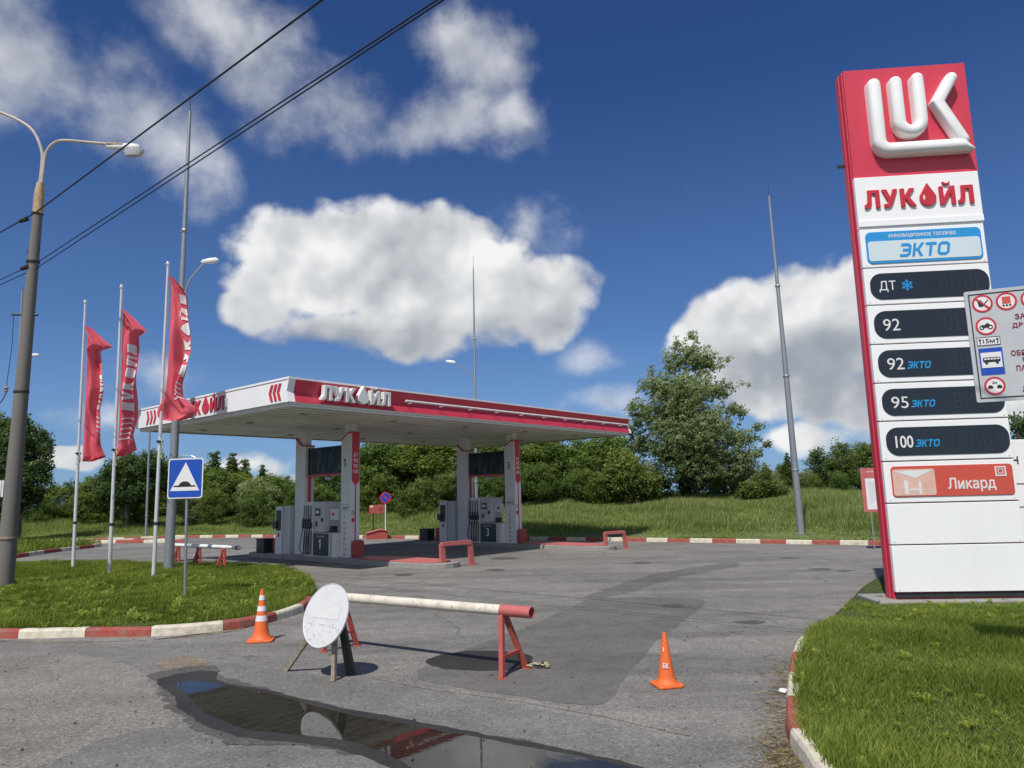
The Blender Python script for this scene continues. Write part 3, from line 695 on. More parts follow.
# profile of the wood line: kind, variant, pixel column, pixel height of the top, depth
line = [('r', 0, 56, 482, 56, 1), ('d', 0, 74, 478, 58, 1), ('r', 1, 92, 474, 57, 1), ('s', 0, 102, 468, 60, .9), ('b', 0, 112, 478, 55, 1), ('r', 0, 118, 470, 60, 1.1), ('r', 1, 136, 462, 57, 1.1), ('r', 0, 152, 456, 58, 1.1),
 ('r', 0, 172, 456, 60, 1), ('d', 0, 186, 462, 58, 1), ('r', 1, 200, 464, 57, 1), ('s', 0, 213, 450, 60, 1), ('s', 1, 231, 452, 61, 1.1), ('s', 0, 244, 458, 60, 1), ('r', 0, 222, 466, 56, 1.0), ('r', 1, 240, 470, 57, 1), ('g', 0, 256, 476, 55, 1),
 ('r', 0, 268, 472, 58, 1), ('r', 1, 284, 474, 57, 1), ('s', 1, 262, 464, 62, .9), ('b', 0, 300, 480, 56, 1), ('r', 0, 318, 470, 58, 1), ('r', 1, 338, 462, 58, 1.1), ('d', 0, 356, 452, 57, 1.2), ('r', 0, 378, 444, 55, 1.25), ('d', 1, 398, 442, 56, 1.2),
 ('r', 1, 418, 440, 55, 1.2), ('d', 0, 440, 442, 57, 1.2), ('r', 0, 460, 444, 57, 1.2), ('r', 1, 482, 442, 57, 1.2), ('d', 1, 502, 440, 57, 1.2), ('r', 0, 522, 446, 55, 1.2), ('r', 1, 545, 442, 55, 1.2), ('d', 0, 566, 440, 55, 1.2),
 ('r', 0, 588, 444, 54, 1.2), ('r', 1, 608, 440, 53, 1.2), ('b', 0, 420, 486, 49, .9), ('b', 0, 376, 484, 52, .9), ('b', 0, 480, 482, 52, 1), ('b', 1, 540, 470, 51, .9), ('b', 1, 628, 452, 51, 1.0), ('b', 0, 652, 470, 49, 1), ('b', 1, 690, 472, 49, 1.2), ('b', 0, 725, 466, 50, 1), ('b', 1, 748, 464, 50, .8),
 ('g', 0, 770, 468, 53, .9), ('s', 1, 790, 452, 54, .8), ('r', 0, 782, 462, 55, .8), ('g', 0, 806, 468, 55, .8), ('d', 1, 822, 446, 56, 1.1), ('d', 0, 845, 438, 56, 1.1), ('r', 1, 868, 440, 57, 1.1), ('d', 0, 892, 438, 57, 1.1), ('b', 0, 840, 470, 51, .8), ('b', 1, 870, 468, 52, .8), ('b', 0, 815, 474, 52, .7),
 ('r', 0, 925, 444, 58, 1.1), ('d', 1, 960, 448, 58, 1.1), ('b', 0, 145, 490, 52, .7), ('b', 1, 215, 488, 52, .8), ('b', 0, 255, 488, 50, .7), ('g', 0, 190, 488, 53, .8), ('b', 0, 35, 492, 54, .8), ('b', 1, 85, 492, 54, .8), ('d', 1, -20, 450, 56, 1.2), ('r', 1, -50, 455, 56, 1.2), ('b', 1, 585, 476, 50, .9), ('b', 0, 610, 478, 49, .9),
 ('r', 0, 1060, 440, 58, 1.2), ('d', 0, 1100, 440, 58, 1.2), ('r', 1, -90, 450, 56, 1.3), ('b', 1, 320, 484, 53, .9), ('b', 0, 350, 486, 53, .9), ('b', 1, 450, 480, 53, .9), ('b', 1, 505, 476, 53, .9)]
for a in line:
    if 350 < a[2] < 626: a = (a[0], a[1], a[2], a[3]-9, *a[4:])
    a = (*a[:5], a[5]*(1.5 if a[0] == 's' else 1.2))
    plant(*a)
def stand(px, py, Y): g0 = aY(px, py, Y); return V((g0.x, Y, hz(g0.x, Y)-.1))
# big wind-blown tree to the right of the canopy
def LB(px, py, Y, w, hgt, dy, o):   # lobe from pixels
    p = aY(px, py, Y); return (p.x-o.x, dy, p.z-o.z, w/728*Y, w/728*Y*.8, hgt/728*Y)
o = stand(697, 500, 47)
lob = [LB(*a, o) for a in [(690, 357, 47, 17, 22, 0), (672, 365, 47, 14, 18, .3), (705, 362, 47, 20, 16, .4), (655, 388, 47, 16, 16, -.3), (685, 392, 47, 30, 20, 0), (715, 392, 47, 18, 14, 0), (645, 415, 47, 18, 18, 0), (672, 420, 47, 26, 20, .6),
    (705, 425, 47, 24, 20, -.5), (735, 412, 47, 15, 9, 0), (740, 440, 47, 20, 10, 0), (640, 445, 47, 18, 18, .5), (668, 455, 47, 24, 18, 0), (700, 460, 47, 28, 18, .4), (735, 462, 47, 24, 16, -.4), (755, 455, 47, 10, 6, 0), (650, 475, 47, 22, 14, 0), (720, 480, 47, 28, 12, 0), (625, 430, 47, 8, 10, 0), (726, 360, 47, 6, 4, 0), (742, 385, 47, 6, 4, 0), (632, 408, 47, 8, 12, 0), (640, 388, 47, 7, 8, 0), (650, 372, 47, 6, 7, 0), (756, 428, 47, 7, 5, 0), (765, 446, 47, 6, 5, 0), (690, 440, 47, 50, 30, -.8), (700, 470, 47, 44, 16, -.6), (680, 405, 47, 34, 30, -.6), (692, 338, 47, 6, 8, 0), (676, 346, 47, 5, 8, 0)]]
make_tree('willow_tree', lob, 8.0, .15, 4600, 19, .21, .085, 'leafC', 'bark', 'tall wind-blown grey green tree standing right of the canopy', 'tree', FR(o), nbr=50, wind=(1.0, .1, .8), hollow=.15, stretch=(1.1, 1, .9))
# dark tall tree group at the far left
o = stand(18, 505, 44)
make_tree('poplar_tree', [LB(*a, o) for a in [(15, 440, 44, 22, 24, 0), (33, 448, 44, 14, 22, .5), (5, 470, 44, 26, 22, 0), (35, 482, 44, 18, 20, -.4), (20, 425, 44, 10, 10, 0), (2, 430, 44, 16, 16, 0), (20, 495, 44, 22, 14, 0), (45, 470, 44, 7, 12, 0)]], 6.4, .25, 900, 30, .36, .10, 'leafB', 'bark', 'tall dark tree behind the concrete pole at the left edge', 'tree', FR(o), nbr=30)
o = stand(126, 505, 50)
make_tree('leafy_tree', [LB(*a, o) for a in [(128, 470, 50, 22, 14, 0), (112, 482, 50, 16, 14, 0), (145, 478, 50, 20, 16, .4), (150, 462, 50, 14, 12, 0), (125, 492, 50, 30, 12, 0), (128, 462, 50, 8, 8, 0)]], 4.4, .2, 620, 30, .36, .10, 'leafB', 'bark', 'dark green tree standing behind the middle flagpole', 'tree', FR(o), nbr=26)
o = stand(1024, 490, 40)
make_tree('leafy_tree', [LB(*a, o) for a in [(1026, 425, 40, 16, 16, 0), (1040, 440, 40, 24, 24, 0), (1022, 450, 40, 14, 16, 0), (1050, 470, 40, 26, 20, 0), (1030, 480, 40, 18, 18, 0)]], 4.6, .2, 520, 28, .34, .09, 'leafB', 'bark', 'dark green tree rising behind the right edge of the price sign', 'tree', FR(o), nbr=20)
# shrub in front of the right mast
o = stand(760, 500, 44)
make_tree('bush', [LB(*a, o) for a in [(762, 485, 44, 12, 12, 0), (750, 492, 44, 14, 10, 0), (775, 490, 44, 12, 10, 0), (765, 472, 44, 6, 10, 0)]], 1.9, .07, 240, 24, .28, .09, 'leafA', 'bark', 'pale green shrub on the bank just left of the tall right mast', 'bush', FR(o), nbr=12)
o = stand(630, 500, 46)
make_tree('bush', [LB(*a, o) for a in [(625, 478, 46, 22, 22, 0), (605, 486, 46, 16, 14, 0), (645, 488, 46, 18, 14, 0), (620, 462, 46, 12, 12, 0)]], 3.2, .1, 420, 28, .34, .10, 'leafA', 'bark', 'dense rounded bush left of the tall wind-blown tree', 'bush', FR(o), nbr=16)

# ------------------------------------------------------------------ canopy
HC = 4.5
C0 = gp(289.8, 405.7, HC); e2 = V((math.sin(R(40.25)), math.cos(R(40.25)), 0)); CRZ = math.atan2(e2.y, e2.x)
CF = FR((C0.x, C0.y, 0), CRZ); CI = CF.inverted()
CL, CW = 16.9, 9.1
can = thing('station_canopy', 'wide flat white and red canopy roof standing over the two fuel islands', 'canopy', CF)
def ringz(mb, prof, mats_front, mats_other):
    rings = []
    for o_, z in prof:
        s_ = o_ if (z < HC+.095 or z > ztb-.001) else .10
        rings.append([V((-s_, -o_, z)), V((CL+s_, -o_, z)), V((CL+s_, CW+s_, z)), V((-s_, CW+s_, z))])
    vs = [v for r in rings for v in r]
    for i in range(len(prof)-1):
        for j in range(4):
            k = (j+1) % 4
            mb.add([rings[i][j], rings[i][k], rings[i+1][k], rings[i+1][j]], [(0, 1, 2, 3)], (mats_front if j == 0 else mats_other)[i])
zt = aY(289.8, 377.3, C0.y).z
ztb = zt-.055; zm = HC+.10+(ztb-HC-.1)*.48
prof = [(-.25, HC), (0, HC), (0, HC+.09), (.10, HC+.10), (0, zm), (.10, ztb), (.12, ztb), (.12, zt), (-.4, zt)]
mb = MB(); ringz(mb, prof, [1, 1, 1, 0, 0, 1, 1, 1], [1]*8); mb.build('fascia', ['red', 'whitecan'], can, recalc=False)
mb = MB(); mb.box(.0, CL, .0, CW, HC+.03, HC+.05); mb.build('soffit', 'soffit', can)
mb = MB(); mb.box(.1, CL-.1, .1, CW-.1, zt-.35, zt-.12); mb.build('roof', 'lgrey', can)
# white corner trim at the near corner on the red side
pr = [(-.003, HC+.09), (-.103, HC+.10), (-.003, zm), (-.103, ztb), (.05, ztb), (.05, HC+.09)]
mb = MB(); mb.prism(pr, -.105, .10, 'yz'); mb.prism(pr, CL-.05, CL+.103, 'yz'); mb.build('corner_trim', 'whitecan', can)
def onfront(px, py): return CI @ hit(px, py, CF @ V((0, -.05, 5)), CF.to_3x3() @ V((0, 1, 0)))
def onleft(px, py): return CI @ hit(px, py, CF @ V((-.05, 0, 5)), CF.to_3x3() @ V((1, 0, 0)))
a = onfront(317.5, 404); b = onfront(386.5, 408); z0 = HC+.20; hh = .42
mb = MB(); word(mb, (a.x, z0, b.x, z0+hh), -.10, .16); mb.build('lettering', 'whitel', can, bevel=.012)
# strip light with arms
a = onfront(400.5, 401); b = onfront(622.5, 425)
mb = MB(); mb.tube([(a.x, -.30, zm+.02), (b.x, -.30, zm+.02)], .035, 8); mb.build('strip_light', 'whitel', can, smooth=True)
k = 9
for i in range(k+1):
    mb = MB()
    xx = a.x+.3+(b.x-a.x-.6)*i/k
    mb.bar((xx, -.03, zm-.02), (xx, -.29, zm+.0), .02, .02); mb.build('strip_bracket', 'grey', can); MB().prism([(-.103, HC+.105), (-.106, HC+.105), (-.006, zm-.01), (-.003, zm-.01)], xx-.006, xx+.006, 'yz').build('panel_joint', 'maroon', can)
# left fascia: red word and chevrons; plane x = -.0, facing -x.  frame: x' = -Y, z
LFm = CF @ FR((-.05, 0, 0), R(-90))     # local x -> -Y, local -y -> -X
def lx(px, py): return -onleft(px, py).y
mb = MB(); x1 = lx(226, 407); x0 = lx(183, 420); word(mb, (x0, HC+.20, x1, HC+.20+.42), -.06, .02); mb.build('lettering', 'redp', can, LFm)
def chev(x, w, zlo, zhi, d, y):
    t = .11; zmid = (zlo+zhi)/2
    MB().prism([(x, zlo), (x+t, zlo), (x+t-w*d, zmid), (x+t, zhi), (x, zhi), (x-w*d, zmid)], y-.012, y).build('chevron', 'redp', can, LFm)
for i in range(3):
    chev(lx(273+i*4.0, 390), .10, HC+.17, HC+.62, 1, -.06)
    chev(lx(148+i*3.4, 425), .10, HC+.17, HC+.62, -1, -.06)
for px in (194, 228.5):
    mb = MB(); xx = lx(px, 410); mb.box(xx-.04, xx+.04, -.12, -.05, HC+.25 if px > 200 else HC+.12, zt-.02 if px < 200 else zt-.25); mb.build('fascia_bracket', 'grey', can, LFm)
for i in range(5):
    for j in range(3):
        MB().lathe([(.10, HC-.02), (.12, HC-.005), (.12, HC+.02)], (1.5+i*3.4, 1.6+j*3.0, 0), 12).build('ceiling_lamp', 'lens', can)

# ------------------------------------------------------------------ islands
def island(base, num, label_w, endpx, tail):
    F = FR((base.x, base.y, 0), R(-41.5)); I4 = F
    endx = (F.inverted() @ gp(*endpx)).x
    D = .36; kz = .15
    # kerbed slab with rounded ends
    x0, x1 = -6.3, endx; yc = D/2+.1; hw = .62
    def outline(x0, x1, hw, n=8):
        p = []
        for i in range(n+1): a = R(-90+180*i/n); p.append((x1-hw+hw*math.cos(a), yc+hw*math.sin(a)))
        for i in range(n+1): a = R(90+180*i/n); p.append((x0+hw+hw*math.cos(a), yc+hw*math.sin(a)))
        return p
    s = thing('fuel_island', f'low concrete kerbed island carrying {label_w}', 'kerbed island', F)
    MB().prism(outline(x0, x1, hw), -.05, kz, 'xy').build('slab', 'conc', s, bevel=.02)
    MB().prism([(a, b) for a, b in outline(.5, x1-.35, hw-.06)], kz+.002, kz+.035, 'xy').build('painted_top', 'pinkp', s, bevel=.01)
    # canopy columns with cladding (parts of the canopy)
    def column(xa, xb, hi_right, num):
        c = MB(); zt_ = 4.22
        if hi_right: poly = [(xa, kz), (xb, kz), (xb, zt_), (xa+(xb-xa)*.72, zt_), (xa, zt_-.22)]
        else: poly = [(xa, kz), (xb, kz), (xb, zt_-.28), (xa+(xb-xa)*.62, zt_-.27), (xa, zt_)]
        c.prism(poly, 0, D); col = c.build('column', 'lgrey', can, I4, bevel=.012)
        tr = MB()
        for p, q in zip(poly[2:], poly[3:]+[poly[0]] if False else poly[3:]):
            tr.bar((p[0], D/2, p[1]+.012), (q[0], D/2, q[1]+.012), D+.03, .05, up=(0, 1, 0)) if False else tr.add([V((p[0], -.015, p[1]-.01)), V((q[0], -.015, q[1]-.01)), V((q[0], D+.015, q[1]-.01)), V((p[0], D+.015, p[1]-.01)), V((p[0], -.015, p[1]+.045)), V((q[0], -.015, q[1]+.045)), V((q[0], D+.015, q[1]+.045)), V((p[0], D+.015, p[1]+.045))], [(0, 1, 2, 3), (7, 6, 5, 4), (0, 4, 5, 1), (1, 5, 6, 2), (2, 6, 7, 3), (3, 7, 4, 0)])
        tr.build('cap_trim', 'redp', col)
        MB().box(xa+.12, xb-.12, .05, D-.05, zt_-.3, HC+.03).build('steel_post', 'lgrey', col)
        if hi_right:
            # red strip on the end face narrowing to a line; plane x = xb facing +x
            e = MB(); e.prism([(.03, zt_-1.60), (.16, zt_-1.72), (.16, kz+.5), (.20, kz+.5), (.20, zt_-1.72), (.33, zt_-1.60), (.33, zt_), (.03, zt_)], xb+.003, xb+.012, 'yz')
            e.build('price_strip', 'redp', col)
            EF = I4 @ FR((xb+.012, 0, 0), R(90))
            t = MB()
            for i, s_ in enumerate(['ДТ', '92', '95', '100']):
                text(t, s_, (.08, zt_-.80-i*.18, .28, zt_-.67-i*.18), -.001, .003, bold=.02)
            t.build('grade_lettering', 'lgrey', col, EF)
            t = MB(); rc = (xa+.15, 3.10, xa+.15+(.11 if num == '1' else .16), 3.38); (one(t, rc, -.001, .004) if num == '1' else text(t, num, rc, -.001, .004, bold=.01)); t.build('column_number', 'dark', col)
            t = MB()
            text(t, 'ВНИМАНИЕ', (0, 0, 1.0, .09), -.001, .003); q = Matrix.Rotation(R(-90), 4, 'Y')
            t2 = MB()
            for i, ch in enumerate('ЭКОТОПЛИ'[:8]):
                text(t2, ch, (xa+.18, 1.38-i*.17, xa+.29, 1.48-i*.17), -.001, .003, bold=.02)
            t2.build('small_lettering', 'pinkp', col)
            t3 = MB(); t3.box(xa+.04, xb-.06, -.004, .0, 1.66, 1.668); t3.box(xa+.04, xb-.06, -.004, .0, 1.86, 1.868); text(t3, '24/7', (xa+.1, 1.70, xb-.12, 1.80), -.001, .003, bold=.02)
            t3.build('hours_lettering', 'dark', col)
            t4 = MB(); ring(t4, .09, 1.60, .05, .065, -.003, 0, 20); t4.build('symbol_ring', 'dark', col, EF)
            t4 = MB(); t4.box(.03, .13, -.006, -.001, 1.28, 1.42); t4.build('fire_sticker', 'redp', col, EF)
        return col
    column(-3.35, -2.70, False, num)
    column(-.56, 0, True, num)
    # screen between the columns
    sc_ = thing('advert_screen', f'long dark advert screen hung between the columns above {label_w}', 'screen', I4)
    MB().box(-2.69, -.57, .10, .26, 2.92, 3.86).build('housing', 'dark', sc_, bevel=.01)
    MB().box(-2.66, -.60, .090, .098, 2.97, 3.82).build('display', 'tv', sc_)
    mbb = MB(); mbb.box(-2.69, -.57, .08, .28, 2.85, 2.915); mbb.box(-2.70, -2.64, .12, .20, .9, 2.85); mbb.build('red_rail', 'redp', sc_)
    MB().lathe([(.03, 2.70), (.11, 2.72), (.12, 2.80), (.05, 2.85)], (-1.55, .18, 0), 14).build('security_camera', 'grey', sc_, smooth=True)
    # fuel dispenser
    d = thing('fuel_dispenser', f'white and grey fuel dispenser with black hoses, on the island {tail}', 'fuel pump', I4)
    MB().box(-2.27, -1.72, -.30, .50, kz, 1.98).build('hose_tower', 'lgrey', d, bevel=.015)
    MB().box(-1.70, -1.12, -.26, .46, .97, 1.96).build('head', 'grey', d, bevel=.015)
    MB().box(-1.70, -.80, -.28, .48, kz, .95).build('cabinet', 'grey', d, bevel=.015)
    mbb = MB(); mbb.box(-1.68, -.82, -.298, -.283, .2, .92); pn = mbb.build('front_panel', 'darkgrn', d, bevel=.004)
    t = MB(); rc = (-1.36, .42, -1.36+(.11 if num == '1' else .16), .74); (one(t, rc, -.299, .004) if num == '1' else text(t, num, rc, -.299, .004, bold=.015)); text(t, 'БЕНЗИН', (-1.50, .80, -1.05, .85), -.299, .003); t.build('pump_number', 'lgrey', pn)
    MB().box(-.78, -.57, -.20, .35, kz, .93).build('side_cabinet', 'lgrey', d, bevel=.012)
    mbb = MB(); mbb.box(-1.62, -1.34, -.275, -.262, 1.50, 1.75); sb = mbb.build('display', 'dark', d)
    MB().box(-1.58, -1.39, -.282, -.277, 1.58, 1.68).build('screen', 'ltcyan', sb)
    MB().box(-1.28, -1.17, -.275, -.262, 1.3, 1.44).build('keypad', 'dark', d)
    MB().box(-1.60, -1.51, -.275, -.262, 1.15, 1.32).build('card_slot', 'dark', d)
    mbb = MB(); mbb.box(-1.10, -.68, -.05, .06, 1.36, 1.72); mm = mbb.build('side_display', 'lgrey', d, bevel=.01)
    MB().box(-.95, -.83, -.062, -.052, 1.50, 1.60).build('sticker', 'redp', mm)
    MB().box(-1.02, -.86, -.10, .10, .952, 1.16).build('receipt_box', 'dark', d, bevel=.01)
    for i in range(4):
        x = -2.20+i*.135
        hs = MB(); pts = []
        for j in range(13):
            t_ = j/12; sw = (.20 if i == 0 else .07)
            pts.append((x-sw*math.sin(math.pi*t_)*(1 if i < 2 else .6), -.33-.06*math.sin(math.pi*t_), 1.20-.98*math.sin(math.pi*t_)**.8 if t_ < .5 else .22+.93*(1-math.sin(math.pi*t_)**.8)))
        pts = [(x, -.33, 1.88)] + [(x, -.33, 1.7)] + pts[:1] + pts[1:]
        hs.tube([(x, -.335, 1.86), (x, -.34, 1.5), (x, -.345, 1.15)], .016, 6)
        hs.tube([(x, -.36, 1.12), (x-.04*(2 if i == 0 else 1), -.39, .8), (x-.10*(1.6 if i == 0 else .5), -.40, .45), (x-.03, -.38, .22), (x+.03, -.36, .24), (x+.035, -.34, .6), (x+.03, -.33, 1.0)], .017, 6)
        h_ = hs.build('hose', 'dark', d, smooth=True)
        nz = MB(); nz.box(x-.045, x+.045, -.40, -.31, 1.08, 1.26); nz.tube([(x, -.36, 1.24), (x, -.40, 1.34), (x, -.35, 1.42)], .022, 8); nz.build('nozzle', 'dark', h_, bevel=.01)
    # payment terminal at the far end
    p = thing('payment_terminal', f'white payment terminal with black screen, on the island {tail}', 'payment terminal', I4)
    MB().box(-4.25, -3.82, -.22, .46, kz, 1.84).build('cabinet', 'lgrey', p, bevel=.015)
    MB().box(-3.81, -3.38, -.16, .42, kz, 1.86).build('side_cabinet', 'grey', p, bevel=.015)
    MB().box(-4.16, -3.86, -.245, -.223, .98, 1.70).build('screen', 'dark', p, bevel=.006)
    MB().box(-4.30, -4.05, -.30, -.246, 1.05, 1.32).build('keypad', 'dark', p, bevel=.01)
    MB().box(-4.06, -3.94, -.232, -.223, .76, .90).build('sticker', 'redp', p)
    mbb = MB(); [mbb.box(-3.82, -3.62, -.168, -.163, 1.42+q*.08, 1.45+q*.08) for q in range(3)]; mbb.build('notice', 'grey', p)
    bnn = thing('waste_bin', f'black square waste bin at the left end of the island {tail}', 'bin', I4)
    MB().box(-5.55, -5.02, -.22, .22, kz, .62).build('body', 'dark', bnn, bevel=.02); MB().box(-5.57, -5.00, -.24, .24, .622, .67).build('lid', 'blackm', bnn, bevel=.01)
    gm = rrect(-.20, 0, .20, .62, .12)
    for nm, xx, sd in (('l', -4.56, 'far'), ('r', .16, 'near')):
        c_ = MB(); c_.prism([(a+.18, b+kz) for a, b in rrect(-.21, 0, .21, .56, .12)], xx-(.16 if xx < 0 else .07), xx+(.16 if xx < 0 else .07), 'yz')
        tag(c_.build('column_guard', 'rustp', None, I4, bevel=.02), f'red rounded guard block at the {sd} end of the island {tail}', 'guard')
    return F
bA = gp(350.3, 557.8, .15); bB = gp(516.5, 543.3, .15)
island(bA, '1', 'the pump nearer the flagpoles', (463, 567), 'nearer the flagpoles')
island(bB, '3', 'the pump nearer the wood', (622, 549), 'nearer the wood')

# hoops
def hoop(f1, f2, h, r, label):
    a = gp(*f1); b = gp(*f2); F = FR(a, math.atan2((b-a).y, (b-a).x)); w = (b-a).length
    mb = MB(); mb.bar((0, 0, 0), (-.03, 0, h), r*2, r*.9, up=(0, 1, 0)); mb.bar((w, 0, 0), (w-.09, 0, h), r*2, r*.9, up=(0, 1, 0)); mb.bar((-.06, 0, h-.004), (w-.05, 0, h-.004), r*1.3, r*1.3, up=(0, 0, 1))
    mb.box(-.12, .12, -.1, .1, 0, .012); mb.box(w-.12, w+.12, -.1, .1, 0, .012)
    tag(mb.build('hoop_barrier', 'pinkp', None, F, bevel=.012), label, 'barrier')
hoop((443, 568.2), (472, 565), .68, .09, 'faded red steel hoop standing closest, at the end of the island nearer the flagpoles')
hoop((606.5, 550), (626, 548.3), .60, .08, 'faded red steel hoop farther back, at the end of the island nearer the wood')

# ------------------------------------------------------------------ price pylon
P0 = pyl0; u_ = V((1, -.085, 0)).normalized(); PF = FR((P0.x, P0.y, 0), math.atan2(u_.y, u_.x)); PI_ = PF.inverted(); pn_ = PF.to_3x3() @ V((0, 1, 0))
def pp(px, py): return PI_ @ hit(px, py, PF.translation, pn_)
ZT = pp(845, 72).z; PW = pp(963, 62).x; XL = pp(845, 72).x
zs = [pp(*q).z for q in [(856, 179.5), (861, 230.5), (865, 269.5), (869, 306.5), (872, 345.5), (875, 384), (879, 422), (883, 462), (887, 503.5), (891, 545), (896, 592.5)]]
py = thing('price_sign', 'tall red and white petrol price pylon standing on the right grass verge', 'price sign', PF)
MB().box(-.02, PW, .02, .30, .10, ZT).build('body', 'red', py, bevel=.01)
MB().box(-.05, -.022, .10, .26, .14, ZT-.02).build('side_fin', 'red', py, bevel=.01)
MB().box(-.35, PW+.6, -.22, .75, -.1, .15).build('plinth', 'conc', py, bevel=.02)
MB().box(0, PW, -.03, .018, zs[0]+.01, ZT).build('emblem_board', 'red', py, bevel=.006)
prev = zs[0]
for i, z in enumerate(zs[1:]):
    if i == 0:
        MB().box(-.01, PW-.03, -.07, .018, z, prev).build('panel', 'white', py, bevel=.008); MB().box(-.01, PW-.03, -.09, -.072, z+.03, z+.15).build('ledge', 'white', py, bevel=.01)
    else: MB().box(-.01, PW-.05, -.07, .018, z+.012, prev-.008).build('panel', 'white', py, bevel=.008)
    prev = z
for z in zs[2:]:
    for xx in (.05, PW-.11): MB().lathe([(.012, 0), (.010, .004)], n=8).xf(Matrix.Translation((xx, -.0702, z+.05)) @ Matrix.Rotation(R(90), 4, 'X')).build('screw', 'grey', py)
MB().box(.01, PW, -.04, .017, .18, zs[-1]-.01).build('base_gap', 'dark', py)
# emblem: puffed white strokes
def sweep(mb, path, hw, dep, y0, mi=0, pointed=False):
    path = [V(p) for p in path]; k = len(path)
    prof = [(-1, 0.0), (-1, .62)] + [(math.cos(math.pi-math.pi*i/8), .62+.38*math.sin(math.pi*i/8)) for i in range(1, 8)] + [(1, .62), (1, 0)]
    rings = []
    def rg(p, nr, s, dz): return [V((p.x+nr.x*hw*s*a, y0-dep*(b if b < .63 else .62+(b-.62)*dz), p.y+nr.y*hw*s*a)) for a, b in prof]
    def nrm(d): return V((-d.y, d.x))
    d0 = (path[1]-path[0]).normalized()
    for i in range(5): t = R(90-18*i); rings.append(rg(path[0]-d0*hw*math.sin(t), nrm(d0), max(.05, math.cos(t)), math.cos(t)))
    for i in range(k):
        if i == 0: rings.append(rg(path[0], nrm(d0), 1, 1)); continue
        if i == k-1: continue
        a = (path[i]-path[i-1]).normalized(); b = (path[i+1]-path[i]).normalized(); m_ = (nrm(a)+nrm(b)).normalized(); rings.append(rg(path[i], m_, 1/max(.5, m_.dot(nrm(a))), 1))
    d1 = (path[-1]-path[-2]).normalized()
    if pointed:
        rings.append(rg(path[-1], (nrm(d1)*.8+d1*.0).normalized(), 1, 1)); e = path[-1]+d1*hw*1.4-nrm(d1)*hw*.95; rings.append([V((e.x+nrm(d1).x*hw*.06*a, y0-dep*b*.9, e.y+nrm(d1).y*hw*.06*a)) for a, b in prof])
    else:
        for i in range(6): t = R(18*i); rings.append(rg(path[-1]+d1*hw*math.sin(t), nrm(d1), max(.05, math.cos(t)), math.cos(t)))
    m = len(prof); vs = [v for r in rings for v in r]
    fs = [(i*m+j, i*m+j+1, (i+1)*m+j+1, (i+1)*m+j) for i in range(len(rings)-1) for j in range(m-1)]
    fs += [tuple(range(m)), tuple((len(rings)-1)*m+j for j in range(m))[::-1]]
    mb.add(vs, fs, mi)
EH = ZT-zs[0]
def E_(u, v): return ((u-.008)*PW*.985, ZT-(v+.036)*EH)
def arc(cu, cv, ru, rv, a0, a1, n=8): return [E_(cu+ru*math.cos(R(a0+(a1-a0)*i/n)), cv+rv*math.sin(R(a0+(a1-a0)*i/n))) for i in range(n+1)]
asp = PW/EH
hw = .053*PW; DEP = .23
mb = MB(); sweep(mb, [E_(.225, .15)]+arc(.225+.08, .745-.08*asp, .08, .08*asp, 180, 90)+[E_(.90, .745)], hw, DEP, -.03, pointed=True)
mb.build('emblem_stroke', 'emb', py, smooth=True)
mb = MB(); sweep(mb, [E_(.405, .14)]+arc(.495, .50, .09, .09*asp, 180, 0, 12)+[E_(.585, .12)], hw*.93, DEP, -.03); mb.build('emblem_stroke', 'emb', py, smooth=True)
mb = MB(); sweep(mb, [E_(.865, .135), E_(.735, .345), E_(.90, .695)], hw*.9, DEP-.01, -.03); mb.build('emblem_stroke', 'emb', py, smooth=True)
# word
pz0 = zs[0]; ph = zs[0]-zs[1]
mb = MB(); word(mb, (.055*PW, pz0-ph*.62, .925*PW, pz0-ph*.27), -.072, .035); mb.build('station_name', 'redp', py, bevel=.006)
# drop highlight
mb = MB(); ox = .055*PW+(.85+.13+.86+.13+.84+.13+.28)/LW*(.87*PW); mb.prism(circ(ox, pz0-ph*.47, .018, 12, .045), -.112, -.108); mb.build('drop_highlight', 'whitel', py)
# EKTO plate
def rowz(i): return zs[i], zs[i+1]
def pill(i, l=.05, r=.98, t=.10, b=.80):
    a, c = rowz(i); h = a-c; return (l*PW, c+h*(1-b) if False else a-h*b, r*PW, a-h*t)
x0, z0, x1, z1 = pill(1, .035, .945, .10, .90); h = z1-z0
mb = MB(); mb.prism(rrect(x0, z0, x1, z1, .09), -.085, -.071); pl = mb.build('fuel_plate', 'cyan', py, bevel=.003)
MB().prism(rrect(x0+.03, z0+.045, x1-.03, z1-h*.30, .05), -.090, -.086).build('fuel_plate_face', 'ltcyan', pl)
mb = MB(); text(mb, 'ИННОВАЦИОННОЕ ТОПЛИВО', (x0+.40, z1-h*.23, x1-.42, z1-h*.09), -.086, .003, bold=.02, space=1.1); mb.build('small_lettering', 'signw', pl)
mb = MB(); ekto(mb, (x0+(x1-x0)*.28, z0+h*.17, x0+(x1-x0)*.73, z0+h*.59), -.091, .005); mb.build('fuel_lettering', 'cyan', pl)
def seg(mb, cx, z, w, h, y):
    t = w*.16
    mb.box(cx, cx+w, y, y+.002, z+h-t, z+h); mb.box(cx, cx+w, y, y+.002, z+h/2-t/2, z+h/2+t/2); mb.box(cx, cx+w, y, y+.002, z, z+t)
    for xx in (cx, cx+w-t):
        mb.box(xx, xx+t, y-.003, y-.001, z+t*1.2, z+h/2-t*.7); mb.box(xx, xx+t, y-.003, y-.001, z+h/2+t*.7, z+h-t*1.2)
